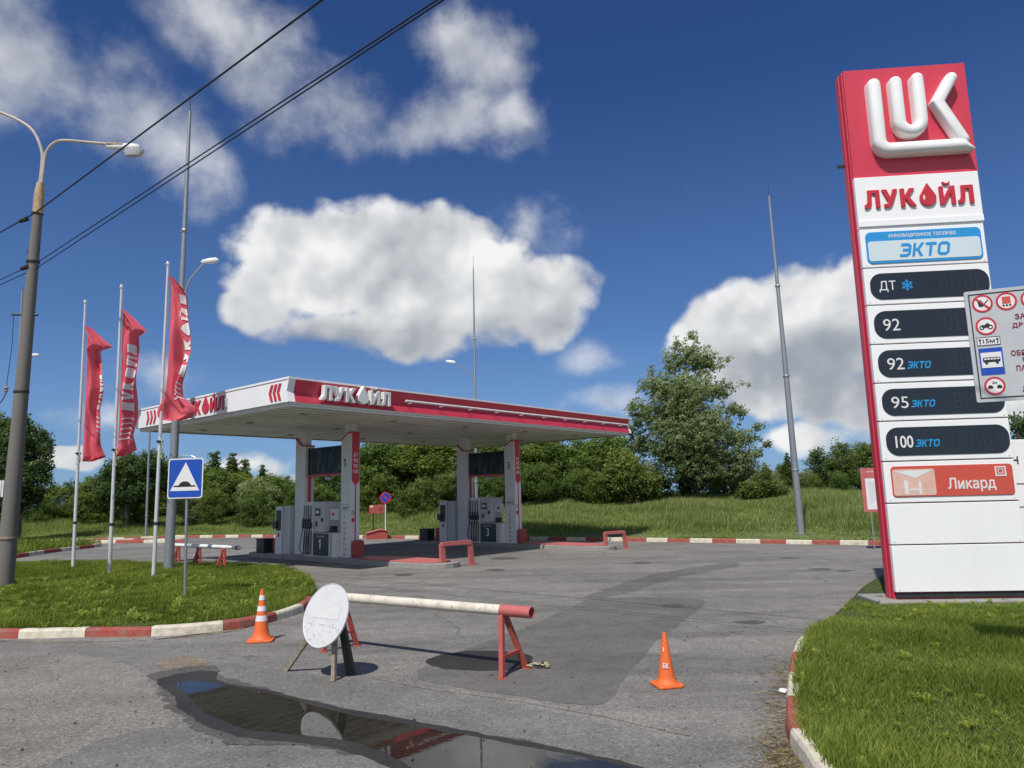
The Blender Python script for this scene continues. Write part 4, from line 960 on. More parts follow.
for i, (grade, ex) in enumerate([('ДТ', None), ('92', None), ('92', 1), ('95', 1), ('100', 1)]):
    a, b, c, d = pill(2+i, .035, .965, .16, .86); h = d-b; w = c-a
    mb = MB(); mb.prism(rrect(a, b, c, d, h*.42, 8), -.082, -.071); ds = mb.build('price_display', 'led', py, bevel=.004)
    for q in range(4):
        sg = MB(); seg(sg, a+w*(.58+q*.095)+(.03 if q > 1 else 0), b+h*.22, w*.062, h*.52, -.085); sg.build('display_digit', 'ledseg', ds)
    t = MB(); wd = .14 if grade != '100' else .145
    text(t, grade, (a+w*.075, b+h*.27, a+w*(.075+wd), b+h*.70), -.083, .003, bold=.015 if grade == '100' else .0); t.build('grade_lettering', 'signw', ds)
    if ex:
        t = MB(); ekto(t, (a+w*.235, b+h*.29, a+w*.44, b+h*.55), -.083, .003, .25); t.build('fuel_lettering', 'cyan', ds)
    elif grade == 'ДТ':
        t = MB(); cx, cz = a+w*.31, b+h*.5
        for q in range(3):
            m_ = Matrix.Translation((cx, -.085, cz)) @ Matrix.Rotation(R(60*q), 4, 'Y')
            yy = -.001*q
            t.box(-.012, .012, yy-.001, yy, -.10, .10, 0, m_)
            for sgn in (-1, 1):
                for s2 in (-1, 1): t.bar(m_ @ V((0, yy-.004, sgn*.045)), m_ @ V((s2*.032, yy-.004, sgn*.075)), .012, .001, up=m_.to_3x3() @ V((0, 1, 0)))
        t.build('snowflake', 'cyan', ds)
# card plate
a, b, c, d = pill(7, .045, .955, .12, .85); h = d-b; w = c-a
pl = MB().prism(rrect(a, b, c, d, .06), -.085, -.071).build('card_plate', 'orangered', py, bevel=.003)
cd_ = MB().prism(rrect(a+.02, b+.02, a+w*.36, d-h*.1, .04), -.089, -.086).build('card_picture', 'cardw', pl)
mb = MB(); mb.prism([(a+.04, d-h*.16), (a+w*.35, d-h*.13), (a+w*.2, d-h*.40)], -.092, -.090); mb.prism([(a+w*.10, b+.04), (a+w*.13, b+.04), (a+w*.13, d-h*.5), (a+w*.10, d-h*.42)], -.092, -.090); mb.prism([(a+w*.22, b+.04), (a+w*.24, b+.04), (a+w*.24, d-h*.52), (a+w*.22, d-h*.5)], -.092, -.090); mb.prism([(a+w*.132, b+.10), (a+w*.218, b+.10), (a+w*.218, b+.13), (a+w*.132, b+.13)], -.092, -.090)
mb.build('card_marks', 'signw', cd_)
mb = MB(); text(mb, 'Ликард', (a+w*.46, b+h*.12, a+w*.85, b+h*.58), -.086, .004, bold=.015); mb.build('card_lettering', 'signw', pl)
mb = MB(); framerect(mb, a+w*.855, d-h*.40, a+w*.945, d-h*.08, .022, -.090, -.086); framerect(mb, a+w*.878, d-h*.32, a+w*.922, d-h*.16, .012, -.090, -.086); mb.build('card_symbol', 'signw', pl)
MB().box(-.17, -.04, .2, .24, pp(840, 163).z, pp(840, 163).z+.05).build('cable_stub', 'dark', py)
# low side board
q = pp(1015, 441)
sb = thing('info_board', 'low white info board standing behind the right side of the price pylon', 'board', PF)
MB().box(q.x+.02, q.x+1.9, .46, .60, .12, q.z+.05).build('board_panel', 'white', sb, bevel=.01)
mb = MB(); zz = pp(1021, 463).z; text(mb, 'Н', (q.x+.17, zz, q.x+.27, zz+.13), .455, .004, bold=.02); [mb.box(q.x+.06, q.x+1.88, .452, .457, pp(1020, v).z, pp(1020, v).z+.012) for v in (484, 508, 545)]; mb.build('lettering', 'dark', sb)

# ------------------------------------------------------------------ nearby notice board (right edge)
A = aY(965.5, 292, 7.6); n_dir = V((.93, -.36, 0)).normalized(); NF = FR((A.x, A.y, 0), math.atan2(n_dir.y, n_dir.x)); NI = NF.inverted(); nn = NF.to_3x3() @ V((0, 1, 0))
def np_(px, py_): return NI @ hit(px, py_, NF.translation, nn)
zt_n = np_(965.5, 292).z; zb_n = np_(975, 402.7).z; BH = zt_n-zb_n; x0 = np_(970, 345).x; BW = BH*1.5
nb = thing('notice_board', 'grey passenger rules board with prohibition symbols, seen at the right edge', 'sign', NF)
MB().prism(rrect(x0, zb_n, x0+BW, zt_n, .02), 0, .02).build('panel', 'signgrey', nb)
mb = MB(); k = .035; framerect(mb, x0+k, zb_n+k, x0+BW-k, zt_n-k, .012, -.003, -.001); mb.build('border', 'black', nb)
def U(u, v): return (x0+u*BH, zt_n-v*BH)
def pb(name, mat): 
    m_ = MB(); PB.append((m_, name, mat)); return m_
PB = []
for cu, cv in ((.132, .122), (.314, .122), (.50, .122), (.68, .122), (.138, .327), (.148, .863)):
    c = U(cu, cv); ring(pb('prohibition_ring', 'redp'), c[0], c[1], .064*BH*1.0, .080*BH, -.005, -.001, 28); pb('symbol_background', 'signw').prism(circ(c[0], c[1], .064*BH), -.003, -.001)
c = U(.132, .122); pb('slash', 'redp').bar((c[0]-.05*BH, -.008, c[1]+.05*BH), (c[0]+.05*BH, -.008, c[1]-.05*BH), .014*BH, .003, up=(0, 1, 0))
pb('flame_symbol', 'black').prism([(c[0]-.03*BH, c[1]-.025*BH), (c[0]+.0*BH, c[1]-.03*BH), (c[0]+.01*BH, c[1]), (c[0]-.012*BH, c[1]+.035*BH), (c[0]-.035*BH, c[1]+.015*BH)], -.006, -.0035); pb('match_symbol', 'black').bar((c[0], -.005, c[1]-.02*BH), (c[0]+.045*BH, -.005, c[1]+.03*BH), .008*BH, .002, up=(0, 1, 0))
c = U(.314, .122); pb('cargo_symbol', 'orangered').box(c[0]-.032*BH, c[0]+.032*BH, -.006, -.0035, c[1]-.02*BH, c[1]+.042*BH); [pb('wheel_symbol', 'black').prism(circ(c[0]+q_*BH, c[1]-.036*BH, .009*BH, 10), -.006, -.0035) for q_ in (-.025, .0, .025)]
c = U(.138, .327)
for q_ in (-.032, .032): ring(pb('wheel_symbol', 'black'), c[0]+q_*BH, c[1]-.012*BH, .012*BH, .02*BH, -.006, -.0035, 14)
pb('motorcycle_symbol', 'black').prism([(c[0]-.03*BH, c[1]-.01*BH), (c[0]+.012*BH, c[1]-.014*BH), (c[0]+.034*BH, c[1]+.008*BH), (c[0]+.012*BH, c[1]+.028*BH), (c[0]-.012*BH, c[1]+.008*BH), (c[0]-.036*BH, c[1]+.012*BH)], -.009, -.0065)
a = U(.055, .50); b = U(.232, .425); pb('symbol_background', 'signw').box(a[0], b[0], -.003, -.001, a[1], b[1]); framerect(pb('frame', 'black'), a[0], a[1], b[0], b[1], .005, -.006, -.0035)
text(pb('distance_lettering', 'black'), '15м', (a[0]+.045*BH, a[1]+.018*BH, b[0]-.042*BH, b[1]-.018*BH), -.0032, .002, bold=.02)
for xx in (a[0]+.024*BH, b[0]-.022*BH):
    pb('arrow', 'black').prism([(xx-.004*BH, a[1]+.012*BH), (xx+.004*BH, a[1]+.012*BH), (xx+.004*BH, b[1]-.03*BH), (xx+.012*BH, b[1]-.03*BH), (xx, b[1]-.010*BH), (xx-.012*BH, b[1]-.03*BH), (xx-.004*BH, b[1]-.03*BH)], -.006, -.0035)
a = U(.058, .765); b = U(.238, .525); pb('bus_stop_symbol', 'blue').box(a[0], b[0], -.003, -.001, a[1]-.0*BH, b[1])
pb('symbol_background', 'signw').box(a[0]+.012*BH, b[0]-.012*BH, -.006, -.0035, a[1]+.065*BH, b[1]-.04*BH)
cx, cz = (a[0]+b[0])/2, (a[1]+.065*BH+b[1]-.04*BH)/2
pb('bus_symbol', 'black').prism(rrect(cx-.066*BH, cz-.018*BH, cx+.066*BH, cz+.024*BH, .012*BH, 3), -.009, -.0065)
for q_ in (-.04, .04): pb('wheel_symbol', 'black').prism(circ(cx+q_*BH, cz-.022*BH, .012*BH, 12), -.013, -.0095)
for q_ in range(5): pb('bus_window', 'signw').box(cx-.056*BH+q_*.024*BH, cx-.038*BH+q_*.024*BH, -.0115, -.0095, cz+.002*BH, cz+.016*BH)
c = U(.148, .863)
for s_ in (-1, 1):
    q_ = c[0]+s_*.034*BH; pb('car_symbol', 'black').prism([(q_-.02*BH, c[1]-.022*BH), (q_+.02*BH, c[1]-.022*BH), (q_+.02*BH, c[1]-.004*BH), (q_+.004*BH, c[1]+.008*BH), (q_-.014*BH, c[1]+.004*BH)], -.006, -.0035)
text(pb('distance_lettering', 'black'), '2м', (c[0]-.018*BH, c[1]+.018*BH, c[0]+.018*BH, c[1]+.04*BH), -.0032, .002, bold=.02)
for m_, nm_, mt_ in PB: m_.build(nm_, mt_, nb)
for v, s_, l_ in ((.265, 'ЗАГЛУШИ', .383), (.345, 'ДВИГАТЕЛЬ', .355), (.585, 'ОБЯЗАТЕЛЬНАЯ', .32), (.65, 'ВЫСАДКА', .40), (.72, 'ПАССАЖИРОВ', .345), (.845, 'СОБЛЮДАЙ', .39), (.905, 'ДИСТАНЦИЮ', .37)):
    a = U(l_-.022, v+.027); b = U(1.05-l_*1.0, v-.023); tx = MB(); text(tx, s_, (a[0], a[1], b[0], b[1]), -.001, .003, bold=.03, space=1.1); tx.build('rules_lettering', 'maroon', nb)
MB().tube([(x0+BW*.72, .06, -.05), (x0+BW*.72, .06, zt_n-.05)], .038, 12).build('post', 'galv', nb, smooth=True)

# ------------------------------------------------------------------ poles
def pole_thing(name, label, cat, base, topx, topy, r0, r1, mat, extra=None, n=14, group=None, dz=0):
    b = V(base); b.z += dz; t = aY(topx, topy, b.y); fr = FR(b); o = thing(name, label, cat, fr, group)
    v = t-b; v.y = 0; mb = MB(); mb.tube([(0, 0, -.1), v*.33, v*.66, v], [r0, r0+(r1-r0)*.33, r0+(r1-r0)*.66, r1], n); mb.build('pole', mat, o, smooth=True)
    return o, v
# concrete street lamp post
b = gp(3.5, 592); b.z = .1
lampo, v = pole_thing('street_lamp', 'old concrete street lamp post with two curved rusty arms at the left edge', 'street lamp', b, 38, 211, .205, .115, 'poleconc')
b0 = b
def rel(px, py_, Y=None): return aY(px, py_, Y or b0.y)-b0
mb = MB(); mb.tube([rel(38, 214), rel(39.2, 196), rel(40.3, 183)], [.13, .125, .085], 12); mb.build('sleeve', 'brown_sleeve', lampo, smooth=True)
def spl(pts, n=5):
    pts = [V(p) for p in pts]; out = []
    for i in range(len(pts)-1):
        p0 = pts[max(i-1, 0)]; p1 = pts[i]; p2 = pts[i+1]; p3 = pts[min(i+2, len(pts)-1)]
        for j in range(n):
            t = j/n; out.append(.5*((2*p1)+(p2-p0)*t+(2*p0-5*p1+4*p2-p3)*t*t+(3*p1-p0-3*p2+p3)*t**3))
    out.append(pts[-1]); return out
mb = MB(); mb.tube(spl([rel(41, 190), rel(44, 165), rel(46, 153), rel(53, 144), rel(64, 140.5), rel(90, 142.5), rel(112, 144.5)]), .04, 8); mb.build('arm', 'tube', lampo, smooth=True)
mb = MB(); mb.tube(spl([rel(39, 190), rel(42, 165), rel(41.5, 150), rel(33, 131), rel(16, 119), rel(-10, 109), rel(-30, 104)]), .04, 8); mb.build('arm', 'tube', lampo, smooth=True)
c = rel(122, 147); hd = MB(); hd.lathe([(.0, -.42), (.07, -.40), (.10, -.1), (.115, .25), (.10, .42), (.04, .48)], (0, 0, 0), 12, sq=.8)
hd.xf(Matrix.Translation(c) @ Matrix.Rotation(R(94), 4, 'Y')); hdo = hd.build('lamp_head', 'lgrey', lampo, smooth=True)
hd = MB(); hd.lathe([(.02, -.14), (.10, -.10), (.125, 0), (.125, .06)], (0, 0, 0), 14, sq=.8); hd.xf(Matrix.Translation(rel(134, 152.5)) @ Matrix.Diagonal((2.2, 1.2, 1, 1))); hd.build('lens', 'lens', hdo, smooth=True)
hd = MB(); hd.tube([rel(108, 144.3), rel(124, 146)], [.075, .085], 10); hd.build('socket', 'rusty', hdo, smooth=True)
mb = MB(); mb.tube([rel(12, 314.5), rel(38, 315)], .03, 6); mb.build('crossbar', 'blackm', lampo)
for pyy, r_ in ((214, .135), (262, .155), (392, .175), (538, .215)):
    cx = 38-(pyy-211)*.0905 if True else 0
    p = rel(cx-.3, pyy); mb = MB(); mb.lathe([(r_, -.03), (r_+.008, 0), (r_, .03)], p, 14); mb.build('band', 'rusty' if pyy > 500 else 'blackm', lampo, smooth=True)
mb = MB(); mb.tube(spl([rel(13.5, 316), rel(12, 345), rel(8, 375), rel(6.2, 388)]), .008, 5); mb.tube(spl([rel(6, 393), rel(3, 399), rel(-4, 408)]), .012, 5); mb.build('hanging_wire', 'wire', lampo)
mb = MB(); mb.lathe([(.02, -.09), (.05, -.06), (.025, -.02), (.06, .02), (.025, .06), (.02, .09)], rel(6.2, 389), 10); mb.build('insulator', 'rusty', lampo, smooth=True)
mb = MB(); mb.tube(spl([rel(33, 235), rel(37, 241), rel(40, 249), rel(34, 254)]), .010, 5); mb.tube(spl([rel(27, 250), rel(30, 257), rel(36, 262)]), .012, 5); mb.build('loose_wire', 'wire', lampo)
# flag poles with flags
def stripe_surface(rows, x_ref, Y, seed, amp):
    """rows: (pixel y, left px, right px) from top to bottom -> function (u,v) to world"""
    rr = random.Random(seed); ph = [rr.random()*6 for _ in range(5)]
    ysr = np.array([r[0] for r in rows], float); ls = np.array([r[1] for r in rows], float); rs = np.array([r[2] for r in rows], float); tt = np.linspace(0, 1, len(rows))
    def S(u, v):
        py_ = np.interp(v, (ysr-ysr[0])/(ysr[-1]-ysr[0]), ysr); l = np.interp(py_, ysr, ls); r = np.interp(py_, ysr, rs)
        sag = 0; px = l+(r-l)*u
        p = aY(px, py_+sag*u, Y)
        d = amp*(.55*math.sin(u*7.5+ph[0]+v*4)+.35*math.sin(u*15+ph[1]+v*9*math.cos(ph[2]))+.25*math.sin(v*16+ph[3]+u*3))*min(1, u*3+.12)
        q = p + V((d*.12, d, 0)); return q
    return S
CHV = None
def flag(base, S, label, text_v, chev_v, uspan):
    fr = FR(base); o = thing('flag', label, 'flag', fr, )
    nu, nv = 22, 90; vs = [S(i/nu, j/nv)-V(base) for j in range(nv+1) for i in range(nu+1)]
    fs = [(j*(nu+1)+i, j*(nu+1)+i+1, (j+1)*(nu+1)+i+1, (j+1)*(nu+1)+i) for j in range(nv) for i in range(nu)]
    c = MB().add(vs, fs).build('cloth', 'cloth', o, smooth=False, recalc=False)
    for p in c.data.polygons: p.use_smooth = True
    def emblem(polys, name):
        bm = bmesh.new()
        for pl_ in polys:
            try: bm.faces.new([bm.verts.new((a, b_, 0)) for a, b_ in pl_])
            except ValueError: pass
        bmesh.ops.triangulate(bm, faces=bm.faces)
        for _ in range(3):
            es = [e for e in bm.edges if abs(e.verts[0].co.x-e.verts[1].co.x) > .05 or abs(e.verts[0].co.y-e.verts[1].co.y) > .012]
            if es: bmesh.ops.subdivide_edges(bm, edges=es, cuts=1); bmesh.ops.triangulate(bm, faces=bm.faces)
        for v_ in bm.verts: v_.co = S(v_.co.x, v_.co.y)-V(base)+V((0, -.022, 0))
        me = bpy.data.meshes.new(name); bm.to_mesh(me); bm.free(); me.materials.append(M['signw']); ob = bpy.data.objects.new(name, me); link(ob, c)
    # word reads upwards: word x -> -v, word z -> -u
    va, vb = text_v; ua, ub = uspan
    polys = [[(ub-(ub-ua)*pz if False else ua+(ub-ua)*(1-pz/1.26), va+(vb-va)*px_/LW) for px_, pz in p] for p in LP]
    emblem(polys, 'lettering')
    cv = []
    for i in range(chev_v[2]):
        t0 = chev_v[0]+(chev_v[1]-chev_v[0])*i/chev_v[2]; th = .009; um = (ua+ub)/2
        cv.append([(ua, t0+.018), (um, t0), (ub, t0+.018), (ub, t0+.018+th), (um, t0+th), (ua, t0+.018+th)])
    emblem(cv, 'chevron')
    return o
fb = [gp(73, 568.5, .1), gp(109.5, 574, .1), gp(153.5, 578, .1)]
tops = [(85.3, 303), (121.6, 288), (168, 265)]
fl = ['leftmost', 'middle', 'rightmost']
for b_, t_, l_ in zip(fb, tops, fl):
    o, v = pole_thing('flagpole', f'slim white flagpole, {l_} of the three on the grass island', 'flagpole', b_, *t_, .055, .032, 'alu')
    mb = MB(); mb.lathe([(.0, -.02), (.05, 0), (.06, .04), (.04, .09), (0, .1)], v, 12); mb.build('finial', 'alu', o, smooth=True)
    mb = MB(); mb.lathe([(.058, -.04), (.07, 0), (.058, .04)], v*.165, 12); mb.lathe([(.07, -.03), (.1, 0), (.07, .03)], v*.42, 8); mb.build('clamp', 'dark', o, smooth=True)
    mb = MB(); mb.tube(spl([v*.99+V((.05, -.03, 0)), v*.7+V((.10, -.05, 0)), v*.43+V((.06, -.05, 0))]), .006, 4); mb.tube(spl([v*.43+V((.05, -.05, 0)), v*.41+V((.12, -.08, -.1)), v*.39+V((.06, -.05, -.1)), v*.40+V((.10, -.05, -.3))]), .018, 5); mb.build('halyard', 'rope', o)
r1 = [(326.7, 88, 88.5), (336, 87.7, 98), (346, 87.4, 110), (350, 87.2, 97), (356, 87, 98), (372, 86.6, 102), (388, 86, 105.5), (400, 85.5, 103), (412, 85, 100), (430, 84.4, 103.5), (446, 83.8, 102.5), (452, 83.4, 104), (457, 83.2, 106), (461.5, 82.8, 92)]
r2 = [(310, 123, 123.6), (320, 122.7, 135), (330.5, 122.4, 145.5), (336, 122.2, 137), (345, 121.8, 137.5), (360, 121.2, 137.5), (385, 120.4, 136.2), (405, 119.6, 136.5), (420, 119, 137), (436, 118.4, 135), (444, 118, 138), (450, 117.8, 139.5), (456.5, 117.4, 124)]
r3 = [(277, 171, 171.6), (288, 170.8, 182), (295, 170.6, 186.5), (310, 170.2, 189.5), (330, 169.6, 192), (350, 169, 192), (372, 167.8, 187.5), (385, 166.4, 182.5), (396, 164.5, 182), (402, 162.5, 188), (407, 159, 194.5), (413, 157.3, 194.5), (418, 158.5, 190), (420.5, 165, 180)]
flag(fb[0], stripe_surface(r1, 0, fb[0].y-.02, 1, .22), 'red flag with faint white lettering on the leftmost flagpole', (.62, .36), (.66, .80, 4), (.62, 1.0))
flag(fb[1], stripe_surface(r2, 0, fb[1].y-.02, 2, .17), 'red flag with half hidden white lettering on the middle flagpole', (.70, .24), (.73, .90, 5), (.25, .82))
flag(fb[2], stripe_surface(r3, 0, fb[2].y-.02, 3, .16), 'red flag with bold white lettering on the rightmost flagpole, its foot bunched up', (.70, .12), (.73, .86, 4), (.48, .97))
# masts
def mast(label, base, tx_, ty, r0, r1, rod, arm=None, dz=0, Y=None):
    o, v = pole_thing('lightning_mast', label, 'mast', base, tx_, ty, r0, r1, 'galv', dz=0)
    mb = MB(); mb.tube([v, v+V((.0, 0, rod))], [.012, .006], 6); mb.build('rod', 'blackm', o)
    mb = MB(); 
    mb.lathe([(r0*1.9, -.02), (r0*1.9, .015)], (0, 0, .02), 4); [mb.lathe([(r0*(1-.55*t)+.006, -.05), (r0*(1-.55*t)+.02, 0), (r0*(1-.55*t)+.006, .05)], v*t, 12) for t in (.18, .45, .72)]; mb.build('flange', 'galv', o)
    if arm:
        pts = [aY(px, py_, base[1])-V(base) for px, py_ in arm[0]]
        mb = MB(); mb.tube(spl(pts), .028, 7); a_ = mb.build('lamp_arm', 'galv', o, smooth=True)
        h0 = aY(*arm[1], base[1])-V(base); mb = MB(); mb.lathe([(0, -.28), (.07, -.22), (.10, 0), (.09, .2), (.03, .28)], (0, 0, 0), 10, sq=.6); mb.xf(Matrix.Translation(h0) @ Matrix.Rotation(R(arm[2]), 4, 'Y')); mb.build('lamp_head', 'lgrey', a_, smooth=True)
    return o
b = gp(168.5, 571, .1); mast('tall grey steel mast with a small curved lamp arm beside the right flag', b, 190, 111, .145, .045, .5, ([(181.5, 330), (184, 300), (190, 280), (204, 263)], (209.5, 261), 84))
g0 = aY(477, 530, 39); b = V((g0.x, 39, hz(g0.x, 39))); mast('slender mast rising behind the canopy with a lamp arm pointing left', b, 473.3, 268, .11, .03, .7, ([(474.5, 385), (472, 376), (462, 367), (452, 363)], (450.5, 361.8), 100))
g0 = aY(801, 531, 30); b = V((g0.x, 30, hz(g0.x, 30))); mast('tall leaning galvanised mast on the grass bank near the price pylon', b, 769, 196, .155, .045, .7)
b = V((aY(12, 520, 42).x, 42, hz(aY(12, 520, 42).x, 42))); mast('thin distant mast half hidden behind the concrete lamp post', b, 22.3, 290, .14, .05, .3, ([(18, 352), (25, 354), (32, 355.5)], (34, 355), 90))
g0 = aY(146, 535, 45); b = V((g0.x, 45, hz(g0.x, 45))); mast('thin grey pole on the far verge below the left end of the canopy', b, 150, 422, .08, .06, .05)

# overhead cables
def cable(a, b, r, label, sag=.3):
    a = V(a); b = V(b); pts = [a.lerp(b, i/16)-V((0, 0, sag*4*(i/16)*(1-i/16))) for i in range(17)]
    mb = MB(); mb.tube(pts, r, 6); tag(mb.build('overhead_cable', 'wire', None, smooth=True), label, 'cable')
Yp = b0.y
def cab(pl, pm, pr, rr_, label, za=None):
    P = aY(*pm, Yp); d = ray(*pr); Q = EYE+d*((P.z-.2-CH)/d.z)
    Lf = aY(*pl, Yp+4); ext = Q+(Q-P)*.8
    mb = MB(); mb.tube([Lf, P, Q, ext], rr_, 6); return tag(mb.build('overhead_cable', 'wire', None), label, 'cable')
cab((-60, 266), (35, 213), (322, 0), .018, 'single black cable, uppermost of the three overhead')
cab((-60, 308), (38, 262), (437, 0), .012, 'middle black cable of the three overhead, meeting the post at its band')
cab((-60, 312), (37, 268), (440, 2), .012, 'lowest black cable of the three overhead')
mb = MB()
for px, py_ in ((23.5, 220.5), (25, 268)): mb.tube([aY(px-4, py_+1, Yp-.1)-b0, aY(px+4, py_-2, Yp-.1)-b0], [.05, .07], 8)
mb.build('cable_clamp', 'blackm', lampo)

# ------------------------------------------------------------------ road signs
def post_sign(name, label, base, cx, cy, postr, n_az):
    F = FR(base, n_az); return thing(name, label, 'road sign', F), F
b = gp(185, 598, .1); o, F = post_sign('road_sign', 'square blue speed hump sign with white triangle on a grey post', b, 0, 0, 0, R(-8))
Fi = F.inverted(); nv_ = F.to_3x3() @ V((0, 1, 0))
def q_(px, py_): return Fi @ hit(px, py_, F @ V((0, -.05, 0)), nv_)
c = q_(185.5, 478.3); hwd = abs(q_(203, 477).x-q_(168, 478).x)/2; hh = abs(q_(186, 458).z-q_(186, 498).z)/2
zc_, xc = c.z, c.x
MB().tube([(0, 0, -.2), (xc, 0, zc_+hh*.9)], .03, 10).build('post', 'galv', o, smooth=True)
pl = MB().prism(rrect(xc-hwd, zc_-hh, xc+hwd, zc_+hh, .06), -.055, -.042).build('sign_plate', 'signw', o)
MB().prism(rrect(xc-hwd+.025, zc_-hh+.025, xc+hwd-.025, zc_+hh-.025, .045), -.0585, -.056).build('sign_field', 'blue', pl)
tri = [(xc-hwd*.84, zc_-hh*.62), (xc+hwd*.82, zc_-hh*.62), (xc, zc_+hh*.80)]
MB().prism(tri, -.062, -.059).build('triangle', 'signw', pl)
hp = [(xc-hwd*.64, zc_-hh*.42), (xc+hwd*.60, zc_-hh*.42), (xc+hwd*.60, zc_-hh*.36), (xc+hwd*.36, zc_-hh*.35)] + [(xc+hwd*.33*math.cos(R(a)), zc_-hh*.35+hh*.20*math.sin(R(a))) for a in range(10, 180, 20)] + [(xc-hwd*.38, zc_-hh*.35), (xc-hwd*.64, zc_-hh*.36)]
MB().prism(hp, -.066, -.063).build('hump_symbol', 'black', pl)
mb = MB(); mb.tube([(xc-.2, -.03, zc_+hh+.01), (xc-.1, -.03, zc_+hh+.05), (xc+.1, -.03, zc_+hh+.05), (xc+.2, -.03, zc_+hh+.01)], .012, 6); mb.build('bracket', 'galv', o)
# no-stopping sign, fire board, sand box on the far verge
Yv = 38.5; g0 = aY(385.5, 531, Yv); b = V((g0.x, Yv, hz(g0.x, Yv)))
o = thing('road_sign', 'round blue no waiting sign with red rim beside the red fire board', 'road sign', FR(b, R(10)))
zc = aY(385.8, 497.7, Yv).z-b.z; rr_ = 5.6/728*Yv
MB().tube([(0, 0, -.2), (0, 0, zc)], .03, 8).build('post', 'lgrey', o, smooth=True)
pl = MB().prism(circ(0, zc, rr_), -.05, -.035).build('sign_plate', 'redp', o)
MB().prism(circ(0, zc, rr_*.80), -.055, -.051).build('sign_field', 'blue', pl)
MB().bar((-rr_*.58, -.060, zc+rr_*.58), (rr_*.58, -.060, zc-rr_*.58), rr_*.2, .006, up=(0, 1, 0)).build('slash', 'redp', pl)
g0 = aY(377, 530, Yv+.8); b = V((g0.x, Yv+.8, hz(g0.x, Yv+.8)))
o = thing('fire_board', 'red fire equipment board on a thin post behind the sand box', 'fire board', FR(b, R(5)))
z0 = aY(377, 513.6, Yv+.8).z-b.z; z1 = aY(377, 505, Yv+.8).z-b.z; w = 7.8/728*Yv
MB().box(-w, w, -.06, .06, z0, z1).build('board', 'rustp', o, bevel=.01)
mb = MB(); mb.box(-w+.06, -w+.20, -.066, -.061, z1-.12, z1-.03); mb.build('notice', 'signw', o)
mb = MB(); text(mb, '01', (.1, z0+.14, .42, z1-.14), -.061, .004); mb.build('lettering', 'dark', o)
MB().tube([(-.2, .0, -.2), (-.2, .0, z0)], .03, 8).build('post', 'dark', o)
g0 = aY(377.5, 532, Yv-.4); b = V((g0.x, Yv-.4, hz(g0.x, Yv-.4)))
o = thing('sand_box', 'red fire sand box with a sloping lid on the far grass verge', 'sand box', FR(b, R(12)))
w = 10/728*Yv
MB().prism([(-w, -.05), (w*.9, -.05), (w, .42), (w*.25, .50), (-w*1.03, .34)], -.35, .35).build('body', 'rustp', o, bevel=.02)
MB().prism([(-w*1.08, .345), (w*.25, .51), (w*1.06, .43), (w*1.06, .47), (w*.25, .56), (-w*1.08, .39)], -.40, .40).build('lid', 'pinkp', o, bevel=.01)
# info stand left of the pylon
Ys = 24; g0 = aY(869, 531, Ys); b = V((g0.x, Ys, 0))
o = thing('info_stand', 'small pink framed notice stand on a post just left of the price pylon', 'notice stand', FR(b, R(-6)))
z0 = aY(869, 512, Ys).z; z1 = aY(866, 468, Ys).z; x0 = aY(860, 470, Ys).x-b.x; w = 34/728*Ys
MB().box(x0, x0+w, -.02, .02, z0, z1).build('frame', 'pinkp', o, bevel=.006)
MB().box(x0+.12, x0+w-.12, -.026, -.021, z0+.08, z1-.34).build('paper', 'cardw' if False else 'signw', o)
mb = MB(); text(mb, 'ИНФОРМАЦИЯ', (x0+.2, z1-.16, x0+w-.2, z1-.09), -.021, .003); mb.build('lettering', 'signw', o)
mb = MB(); [mb.box(x0+.2, x0+w-.25-.07*(i % 3), -.030, -.027, z1-.5-i*.075, z1-.485-i*.075) for i in range(9)]; mb.build('text_line', 'grey', o)
MB().tube([(.12, 0, -.1), (.12, 0, z0)], .025, 8).build('post', 'galv', o)
# grey slatted panel at the far left edge
Yq = 40; p = aY(0, 497, Yq)
o = thing('slatted_panel', 'small grey slatted panel behind the concrete post at the left edge', 'panel', FR((p.x-.9, Yq, hz(p.x-.9, Yq))))
zb = p.z-hz(p.x-.9, Yq); mb = MB(); [mb.box(-.6+i*.14, -.5+i*.14, 0, .03, zb, zb+.9) for i in range(14)]; mb.box(-.62, 1.4, .032, .06, zb+.1, zb+.16); mb.box(-.62, 1.4, .032, .06, zb+.74, zb+.8); mb.build('slat_panel', 'lgrey', o)
mb = MB(); mb.box(-.5, -.42, .065, .12, -.1, zb+.88); mb.box(1.2, 1.28, .065, .12, -.1, zb+.88); mb.build('post', 'grey', o)

# ------------------------------------------------------------------ barriers
def a_stand(parent, top, f1, f2, w, name='stand', mat='rustp'):
    mb = MB(); ax = (V(f2)-V(f1)).normalized(); side = ax.cross(V((0, 0, 1)))
    t1 = V(top)-ax*.04; t2 = V(top)+ax*.04
    mb.bar(f1, t1, w, w*.8, up=side); mb.bar(f2, t2, w, w*.8, up=side)
    m1 = V(f1).lerp(t1, .33); m2 = V(f2).lerp(t2, .33); mb.bar(m1, m2, w*.8, w*.7)
    for f in (f1, f2): mb.box(-.05, .05, -.05, .05, 0, .012, 0, Matrix.Translation(V(f)))
    mb.build(name, mat, parent, bevel=.005)
fa, fb_ = gp(502, 679), gp(526, 668.5); fc, fd = gp(323.5, 652), gp(357, 646)
mR = (fa+fb_)/2; mL = (fc+fd)/2; O = mR.copy(); zp = aY(512, 611.5, mR.y).z
ax = (mR-mL).normalized(); per = V((ax.y, -ax.x, 0))
ba = thing('pipe_barrier', 'long white and red pipe barrier on A-shaped red stands across the entrance', 'barrier', FR(O))
Rend = gp(531.8, 612.6, zp); Lend = mL-ax*.30; Lend.z = zp
ax2 = (Rend-Lend).normalized(); split = Rend-ax2*.42
